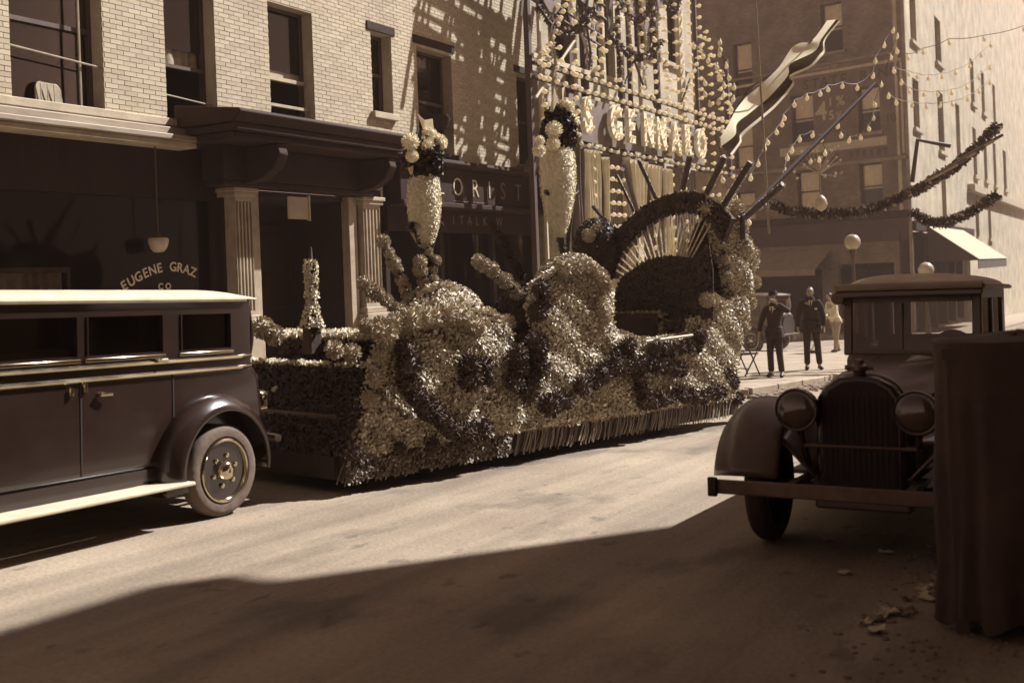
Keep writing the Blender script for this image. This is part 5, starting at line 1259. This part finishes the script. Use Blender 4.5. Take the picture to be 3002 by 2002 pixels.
# radiator with rounded shell and core
rp = [(.275, .42), (.28, .90), (.265, 1.02), (.215, 1.10), (.12, 1.155), (0, 1.17), (-.12, 1.155), (-.215, 1.10), (-.265, 1.02), (-.28, .90), (-.275, .42)]
MB().prism([(y, z) for y, z in rp], -.36, -.24, 'x').build('radiator_shell', m_paint, oc, bevel=.03, seg=4)
MB().prism([(y*.84, .46+(z-.42)*.90) for y, z in rp], -.372, -.30, 'x').build('radiator_core', m_mesh, oc, bevel=.006)
for i in range(13): MB().box(-.378, -.373, -.21+.035*i-.003, -.21+.035*i+.003, .5, 1.03).build('radiator_bar', m_mesh, oc)
MB().lathe([(.035, 1.16), (.04, 1.19), (.055, 1.20), (.055, 1.225), (.03, 1.24), (.03, 1.265), (.001, 1.27)], 16, (-.30, 0, 0)).tube([(-.30, -.09, 1.215), (-.30, .09, 1.215)], .016, 8).build('radiator_cap', m_steel, oc, smooth=True)
# bonnet lofted from radiator to cowl
def bon(u, v):
    k = u; hw = .275+(.46-.275)*k**1.2; a = math.pi*v; top = 1.165+.05*k; y = hw*math.cos(a); y = math.copysign(abs(y)**.8*hw**.2, y)
    zz = .74+(top-.74)*math.sin(a)**.55
    return (-.24+1.72*u, y, zz)
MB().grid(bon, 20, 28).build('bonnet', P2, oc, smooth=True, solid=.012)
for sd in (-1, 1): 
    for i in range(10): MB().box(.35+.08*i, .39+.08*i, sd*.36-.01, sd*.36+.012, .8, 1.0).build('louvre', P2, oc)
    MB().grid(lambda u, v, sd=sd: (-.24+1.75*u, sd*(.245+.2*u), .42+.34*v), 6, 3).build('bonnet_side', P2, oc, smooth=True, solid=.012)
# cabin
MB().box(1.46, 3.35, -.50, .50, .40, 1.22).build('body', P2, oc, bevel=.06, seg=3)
for sd in (-1, 1):
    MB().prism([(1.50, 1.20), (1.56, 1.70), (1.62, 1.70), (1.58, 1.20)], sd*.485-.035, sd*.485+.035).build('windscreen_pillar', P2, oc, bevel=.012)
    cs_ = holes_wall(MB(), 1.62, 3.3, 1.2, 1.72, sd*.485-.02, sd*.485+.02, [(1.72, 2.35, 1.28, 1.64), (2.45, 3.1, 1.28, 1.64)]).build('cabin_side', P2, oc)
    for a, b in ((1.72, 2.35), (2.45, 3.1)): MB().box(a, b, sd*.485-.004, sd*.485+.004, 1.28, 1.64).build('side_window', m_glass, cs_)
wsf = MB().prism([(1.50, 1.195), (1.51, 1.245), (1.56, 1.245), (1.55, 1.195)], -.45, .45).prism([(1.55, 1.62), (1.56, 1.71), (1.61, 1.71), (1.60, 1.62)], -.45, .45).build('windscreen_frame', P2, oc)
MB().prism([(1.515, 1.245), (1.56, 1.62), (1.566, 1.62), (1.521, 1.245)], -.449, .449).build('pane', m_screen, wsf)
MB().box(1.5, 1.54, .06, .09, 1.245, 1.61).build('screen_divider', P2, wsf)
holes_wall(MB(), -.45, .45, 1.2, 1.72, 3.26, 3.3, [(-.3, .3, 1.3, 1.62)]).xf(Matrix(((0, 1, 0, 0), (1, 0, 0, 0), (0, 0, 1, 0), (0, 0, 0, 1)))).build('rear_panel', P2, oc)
def rf2(u, v):
    x = 1.42+1.95*u; y = -.54+1.08*v; k = max(0, 1-abs(2*v-1)**3.4)**.6; e = min(1, u*5+.15)**.6 if u < .2 else 1-.5*max(0, (u-.85)/.15)**2
    return (x, y, 1.72+.12*k*e)
MB().grid(rf2, 28, 22).build('roof', m_sunlitroof, oc, smooth=True, solid=.015)
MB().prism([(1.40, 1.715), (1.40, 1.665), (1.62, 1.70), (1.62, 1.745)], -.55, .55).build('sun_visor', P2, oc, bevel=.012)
MB().tube([(1.40, -.55, 1.745), (1.40, .55, 1.745)], .028, 8).tube([(1.42, -.55, 1.735), (3.35, -.55, 1.735)], .02, 8).tube([(1.42, .55, 1.735), (3.35, .55, 1.735)], .02, 8).build('roof_gutter', m_fascia, oc)
MB().lathe([(.05, -.03), (.055, .02), (.001, .03)], 14, (1.45, .54, 1.66), 'x').tube([(1.47, .49, 1.6), (1.46, .54, 1.66)], .012, 6).build('side_lamp', m_steel, oc, smooth=True)
MB().lathe([(.15, -.012), (.17, 0), (.15, .012)], 26, (1.95, -.25, 1.22), 'x').build('steering_wheel', m_rubberd, oc)
MB().box(2.3, 2.5, -.42, .42, .9, 1.34).build('seat_back', m_underd, oc, bevel=.05)
# bumper: two flat bars on irons
bu = MB(); bu.prism([(-.92, .455), (-.92, .545), (-.895, .545), (-.895, .455)], -.80, .80); bu.build('bumper', m_steel, oc, bevel=.008)
for sd in (-1, 1): MB().box(-.90, -.2, sd*.36-.025, sd*.36+.025, .47, .51).build('bumper_iron', m_steel, oc); MB().box(-.95, -.915, sd*.80-.045, sd*.80+.015, .44, .56).build('bumper_end', m_paint, oc, bevel=.008)
MB().box(-.25, 3.3, -.33, .33, .42, .5).build('chassis', m_steel, oc)
for xx in (0, 2.75): MB().tube([(xx, -.64, .38), (xx, .64, .38)], .04, 8).build('axle', m_steel, oc)
MB().box(-.35, -.2, -.3, .3, .30, .44).build('front_apron', P2, oc, bevel=.02)

# ================================================================== PEOPLE
def skin_mesh(name, verts, edges, radii, parent, mat, root=0, sub=2):
    me = bpy.data.meshes.new(name); me.from_pydata(verts, edges, []); me.update(); me.materials.append(mat)
    o = bpy.data.objects.new(name, me); col.objects.link(o); o.parent = parent
    md = o.modifiers.new('skin', 'SKIN'); md.use_smooth_shade = True
    for i, r in enumerate(radii):
        sv = me.skin_vertices[0].data[i]; sv.radius = (r, r) if not isinstance(r, tuple) else r; sv.use_root = (i == root)
    s = o.modifiers.new('sub', 'SUBSURF'); s.levels = sub; s.render_levels = sub
    return o
def person(label, mat, h=1.75, arms=None, legs=None, lean=0., coat=m_suit, trousers=m_suit, hat=None, shirt=m_shirt, hair=m_hair, coatlen=.80, group=None, coatname='jacket'):
    """faces local -y"""
    o = thing('person', label, 'person', group, mat=mat @ Matrix.Scale(h/1.75, 4))
    L = lambda x, y, z: (x, y-lean*max(0, z-.9), z)
    jt = dict(pel=L(0, 0, .95), sp=L(0, .01, 1.14), ch=L(0, .0, 1.33), nk=L(0, .01, 1.475), nk2=L(0, -.005, 1.535), hd=L(0, -.015, 1.60), hd2=L(0, -.012, 1.685), hd3=L(0, -.005, 1.725))
    for sgn, n in ((1, 'l'), (-1, 'r')):
        jt['sh'+n] = L(sgn*.175, .01, 1.425); jt['el'+n] = L(sgn*.235, .03, 1.14); jt['wr'+n] = L(sgn*.245, -.04, .89)
        jt['hp'+n] = (sgn*.085, 0, .90); jt['kn'+n] = (sgn*.10, -.015, .49); jt['an'+n] = (sgn*.105, .02, .085); jt['to'+n] = (sgn*.13, -.13, .035); jt['he'+n] = (sgn*.10, .05, .04)
    for d in (arms, legs):
        if d: jt.update(d)
    names = list(jt); rad = dict(pel=(.135, .10), sp=(.125, .09), ch=(.14, .095), nk=(.056, .056), nk2=.046, hd=(.066, .080), hd2=(.082, .100), hd3=.05)
    for n in 'lr': rad.update({'sh'+n: .055, 'el'+n: .042, 'wr'+n: (.03, .024), 'hp'+n: .085, 'kn'+n: .056, 'an'+n: .04, 'to'+n: (.04, .025), 'he'+n: .035})
    ed = [('pel', 'sp'), ('sp', 'ch'), ('ch', 'nk'), ('nk', 'nk2'), ('nk2', 'hd'), ('hd', 'hd2'), ('hd2', 'hd3')]
    for n in 'lr': ed += [('ch', 'sh'+n), ('sh'+n, 'el'+n), ('el'+n, 'wr'+n), ('pel', 'hp'+n), ('hp'+n, 'kn'+n), ('kn'+n, 'an'+n), ('an'+n, 'to'+n), ('an'+n, 'he'+n)]
    V = [jt[k] for k in names]; Rr = [rad[k] for k in names]; Ed = [(names.index(a), names.index(b)) for a, b in ed]
    for sgn, n in ((1, 'l'), (-1, 'r')):      # palm and five bent fingers
        e, w = Vector(jt['el'+n]), Vector(jt['wr'+n]); d = (w-e).normalized(); side = d.cross(Vector((sgn, 0, .01))).normalized()
        if side.y > 0: side = -side
        outw = side.cross(d).normalized(); pm = w+d*.055; ip = len(V); V.append(tuple(pm)); Rr.append((.036, .02)); Ed.append((names.index('wr'+n), ip))
        inw = Vector((-sgn, 0, 0)); inw = (inw-d*inw.dot(d)).normalized()
        for k, (sp_, ln) in enumerate(((.028, .062), (.010, .072), (-.010, .068), (-.028, .052))):
            a = pm+d*.035+side*sp_; b = a+d*ln*.55+inw*.006; c = b+d*ln*.4+inw*.022; i0 = len(V)
            V += [tuple(a), tuple(b), tuple(c)]; Rr += [.0095, .0085, .007]; Ed += [(ip, i0), (i0, i0+1), (i0+1, i0+2)]
        a = pm-d*.02+side*.035; b = a+d*.03+side*.018; c = b+d*.028+inw*.01; i0 = len(V); V += [tuple(a), tuple(b), tuple(c)]; Rr += [.012, .010, .008]; Ed += [(ip, i0), (i0, i0+1), (i0+1, i0+2)]
    skin_mesh('body', V, Ed, Rr, o, m_skin)
    # face
    hd = Vector(jt['hd']); h2 = Vector(jt['hd2'])
    MB().prism([(-.012, 0), (.012, 0), (.006, .05), (-.006, .05)], hd.y-.105, hd.y-.07).xf(Matrix.Translation((0, 0, hd.z+.005))).build('nose', m_skin, o, bevel=.004)
    for sx in (-.03, .03): MB().sphere((sx, hd.y-.078, hd.z+.052), .011, 8, 6).build('eye', m_hair, o); MB().sphere((sx*2.5, hd.y+.01, hd.z+.02), .022, 8, 6, (.4, .8, 1.3)).build('ear', m_skin, o)
    MB().box(-.024, .024, hd.y-.082, hd.y-.07, hd.z-.035, hd.z-.026).build('mouth', m_hair, o)
    hr = MB(); hr.sphere((0, h2.y+.026, h2.z-.022), 1, 18, 12, (.080, .086, .090)); hr.build('hair', hair, o, smooth=True)
    if hat:
        z0 = h2.z+.005; MB().lathe([(.14, 0), (.145, .006), (.10, .012), (.092, .03), (.09, .09), (.075, .115), (.04, .105), (.001, .10)], 22, (0, h2.y, z0)).build('hat', hat, o, smooth=True)
    # clothes: loose shells over the body
    def C(n, dx=0, dy=0, dz=0): q = jt[n]; return (q[0]+dx, q[1]+dy, q[2]+dz)
    hem = (0, 0, coatlen)
    jv = [L(0, .0, .98), (0, 0, coatlen), L(0, .01, 1.15), L(0, .0, 1.32), L(0, .01, 1.44)]; jr = [(.155, .118), (.175, .13), (.150, .112), (.165, .118), (.10, .075)]; je = [(0, 1), (0, 2), (2, 3), (3, 4)]
    for n in 'lr':
        i0 = len(jv); w, e = Vector(jt['wr'+n]), Vector(jt['el'+n]); jv += [jt['sh'+n], jt['el'+n], tuple(e.lerp(w, .93))]; jr += [.074, .060, .048]; je += [(3, i0), (i0, i0+1), (i0+1, i0+2)]
    skin_mesh(coatname, jv, je, jr, o, coat)
    def hemf(u, v):
        a = 2*math.pi*u; z = 1.06+(coatlen-1.06)*v; k = .165+.045*v+(.05*(1.06-z) if coatlen < .65 else 0)+.006*math.sin(a*7)*v
        return (k*math.cos(a), k*.76*math.sin(a)-lean*max(0, z-.9), z)
    MB().grid(hemf, 36, 6).build(coatname+'_hem', coat, o, smooth=True, solid=.01)
    tv = [(0, 0, .96), ]; tr = [(.145, .112)]; te = []
    for n in 'lr':
        i0 = len(tv); k, a = Vector(jt['kn'+n]), Vector(jt['an'+n]); hp = Vector(jt['hp'+n])
        tv += [jt['hp'+n], tuple(hp.lerp(k, .5)), jt['kn'+n], tuple(k.lerp(a, .5)), tuple(k.lerp(a, .96))]; tr += [.100, .088, .074, .070, .068]; te += [(0, i0), (i0, i0+1), (i0+1, i0+2), (i0+2, i0+3), (i0+3, i0+4)]
    skin_mesh('trousers', tv, te, tr, o, trousers)
    for n in 'lr':
        a, t, e = jt['an'+n], jt['to'+n], jt['he'+n]
        skin_mesh('shoe', [(e[0], e[1]+.01, .045), (a[0], a[1]-.01, .065), ((a[0]+t[0])/2, (a[1]+t[1])/2, .05), (t[0], t[1]-.02, .036)], [(0, 1), (1, 2), (2, 3)], [.04, .05, .05, (.042, .034)], o, m_shoe, 1, 1)
    ny = L(0, 0, 1.42)[1]
    if coatname != 'shirt': MB().lathe([(.098, 1.435), (.080, 1.50), (.074, 1.545), (.080, 1.55), (.092, 1.50), (.105, 1.44)], 24, (0, L(0, .012, 1.5)[1], 0), 'z', False).build('collar', coat, o, smooth=True)
    sh = MB(); sh.prism([(-.045, 1.47), (.045, 1.47), (.0, 1.27)], ny-.125, ny-.110); sh.build('shirt_front', shirt, o)
    MB().prism([(-.012, 1.46), (.012, 1.46), (.02, 1.30), (0, 1.27), (-.02, 1.30)], ny-.131, ny-.126).build('necktie', m_hair, o)
    return o
def facing(s, w, z, turn=0.0):
    x, y = XY(s, w); return Matrix.Translation((x, y, z)) @ Matrix.Rotation(-math.atan2(x, y)+turn, 4, 'Z')
def gnd(px, py, up=.13):
    r = ray(px, py); t = -(EYE-up)/(r.z+SLOPE*(r.x*sT+cT)); return SW(r.x*t, t)
s1, w1 = gnd(1782, 866)
person('man in dark suit and hat with one arm raised to his face', facing(s1, w1, gz(s1)+.13, -.35), 1.66, dict(ell=(.36, -.10, 1.36), wrl=(.15, -.22, 1.55), elr=(-.27, -.02, 1.15), wrr=(-.28, -.14, .92)),
       dict(kn_=0) if False else dict(knl=(.11, -.05, .49), anl=(.13, .0, .085), tol=(.17, -.15, .035), hel=(.12, .04, .04)), hat=m_suit)
s2, w2 = gnd(1866, 849)
m2 = person('bareheaded man in dark suit standing with arms at his sides', facing(s2, w2, gz(s2)+.13, .05), 1.78, dict(ell=(.26, .03, 1.14), wrl=(.26, -.03, .88), elr=(-.27, .03, 1.14), wrr=(-.27, -.02, .88)), dict(knl=(.12, 0, .49), anl=(.15, .02, .085), tol=(.19, -.12, .035), hel=(.14, .05, .04)))
MB().box(.08, .13, -.128, -.118, 1.27, 1.31).build('pocket_handkerchief', m_shirt, m2)
s3, w3 = gnd(1922, 808)
m3 = person('sweeper in white shirt and pale trousers stooping behind the old car', facing(s3, w3, gz(s3)+.13, -.9), 1.68, dict(ell=(.25, -.22, 1.10), wrl=(.12, -.42, 1.02), elr=(-.25, -.15, 1.12), wrr=(-.05, -.38, .92)),
       dict(knl=(.12, -.10, .49), anl=(.12, -.14, .085), tol=(.14, -.30, .035), hel=(.12, -.10, .04), knr=(-.12, .04, .5), anr=(-.13, .16, .085), tor=(-.15, .02, .035), her=(-.13, .2, .04)), lean=.28, coat=m_shirt, trousers=m_khaki, coatname='shirt', coatlen=.90)
bm_ = facing(s3, w3, gz(s3)+.13, -.9)
brm = thing('push_broom', 'long handled broom held by the sweeper', 'broom', mat=bm_)
MB().tube([(.12, -.40, 1.05), (-.05, -.85, .08)], .014, 8).build('handle', m_timber, brm); MB().box(-.25, .15, -.90, -.80, .0, .10).build('brush', m_timberd, brm, bevel=.01)
# dark cloth-covered stand at the right edge, between us and the old car
cp = at(2342, 1000, 5.5); cs_, cw_ = SW(cp.x, cp.y)
cv = thing('covered_stand', 'tall stand under a dark cloth cover beside the front of the old car', 'stand', mat=Matrix.Translation((cp.x, cp.y, gz(cs_))) @ Matrix.Rotation(R(-22), 4, 'Z'))
def cloth(u, v):
    a = 2*math.pi*u; c_, s_ = math.cos(a), math.sin(a); e = .72
    x = .40*math.copysign(abs(c_)**e, c_); y = .34*math.copysign(abs(s_)**e, s_)
    if v < .2: k = (v/.2)**.7; z = 1.47+.03*x-.02*k*k+.012*math.sin(9*x+5*y); return (x*k, y*k, z)
    t = (v-.2)/.8; f = 1+t*(.06*math.sin(a*13)+.05*math.sin(a*7+1.3)+.03*math.sin(a*23+t*3)); r0 = 1+.02*math.sin(t*9+a*3)
    return (x*f*r0, y*f*r0, 1.45+.03*x-t*(1.38+.03*math.sin(a*9)))
MB().grid(cloth, 180, 40).build('cloth_cover', m_coat, cv, smooth=True)
for x in (-.3, .3):
    for y in (-.24, .24): MB().box(x-.03, x+.03, y-.03, y+.03, 0, 1.40).build('leg', m_timberd, cv)
MB().box(-.35, .35, -.29, .29, 1.36, 1.42).build('top', m_timberd, cv)

# ------------------------------------------------------------------ small things
cs1, cw1 = gnd(1712, 862)
ch = thing('folding_chair', 'small dark folding chair beside the man with raised arm', 'chair', mat=street_mat(cs1, cw1, gz(cs1)+.13, R(-25)))
for y in (-.18, .18):
    MB().tube([(-.22, y, 0), (.16, y, .47)], .016, 6).build('leg', m_timberd, ch); MB().tube([(.24, y*.9, 0), (-.20, y*.9, .82)], .016, 6).build('leg', m_timberd, ch)
MB().box(-.18, .2, -.19, .19, .43, .455).build('seat', m_timberd, ch, bevel=.006); MB().box(-.205, -.185, -.18, .18, .62, .80).build('backrest', m_timberd, ch); MB().tube([(-.10, -.18, .15), (-.10, .18, .15)], .012, 6).build('stretcher', m_timberd, ch)
rl = random.Random(17)
for i in range(26):
    if i < 20: px, py = 1985+rl.uniform(0, 1)*185, 0; py = 1455-(px-1985)*.62+rl.uniform(-26, 22)
    else: px, py = [(2035, 1273), (2092, 1285), (1940, 1318), (2120, 1370), (2145, 1372), (1900, 1240)][i-20]
    s, w = gnd(px, py, 0.0)
    mb = MB(); a, b = rl.uniform(.02, .06), rl.uniform(.015, .04)
    mb.grid(lambda u, v: ((u-.5)*2*a, (v-.5)*2*b, .006+.03*rl.random()*(abs(u-.5)+abs(v-.5))), 3, 2)
    o = mb.build('paper_scrap', m_paper if i % 3 else m_dirt, None, solid=.003); o.matrix_world = street_mat(s, w, gz(s)+.004, rl.uniform(0, 6))
    tag(o, 'crumpled scrap of litter lying in the near gutter' if i < 20 else 'loose scrap of paper on the shaded road', 'litter', 'litter in the gutter' if i < 20 else 'loose paper on the road')
gv = MB(); rg = random.Random(23)
for i in range(420):
    s, w = rg.uniform(4, 9), rg.gauss(.95, .22)
    q = W3(s, w, gz(s)+.002); r = rg.uniform(.006, .022); st0 = len(gv.v); gv.sphere(q, r, 5, 3, (1, 1, .6))
tag(gv.build('gutter_grit', m_dirt), 'dark grit and leaves gathered along the near gutter', 'grit', kind='stuff')
gv = MB()
for i in range(420):
    t = rg.random(); s = 17.9+6.5*t; w = 6.0-.7*t+rg.gauss(-.35, .16)-(.1 if s < 19 else 0)
    q = W3(s, w, gz(s)+.01); r = rg.uniform(.02, .085); gv.sphere(q, r, 6, 4, (1, 1, .7))
tag(gv.build('kerb_rubble', m_dirt), 'broken stone and rubble strewn along the far kerb', 'rubble', kind='stuff')

# ------------------------------------------------------------------ the sunlit dusty air of the street
hz = MB().box(-330, 430, -330, 430, -14, 27).build('haze', m_room)
hm_ = bpy.data.materials.new('street_air'); hm_.use_nodes = True; n_ = hm_.node_tree.nodes; n_.remove(n_['Principled BSDF'])
pv = n_.new('ShaderNodeVolumePrincipled'); pv.inputs['Color'].default_value = (1, .70, .56, 1); pv.inputs['Density'].default_value = .0012; pv.inputs['Anisotropy'].default_value = .35
hm_.node_tree.links.new(pv.outputs[0], n_['Material Output'].inputs['Volume'])
hz.data.materials.clear(); hz.data.materials.append(hm_); tag(hz, 'thin warm haze hanging in the street', 'haze', kind='stuff')
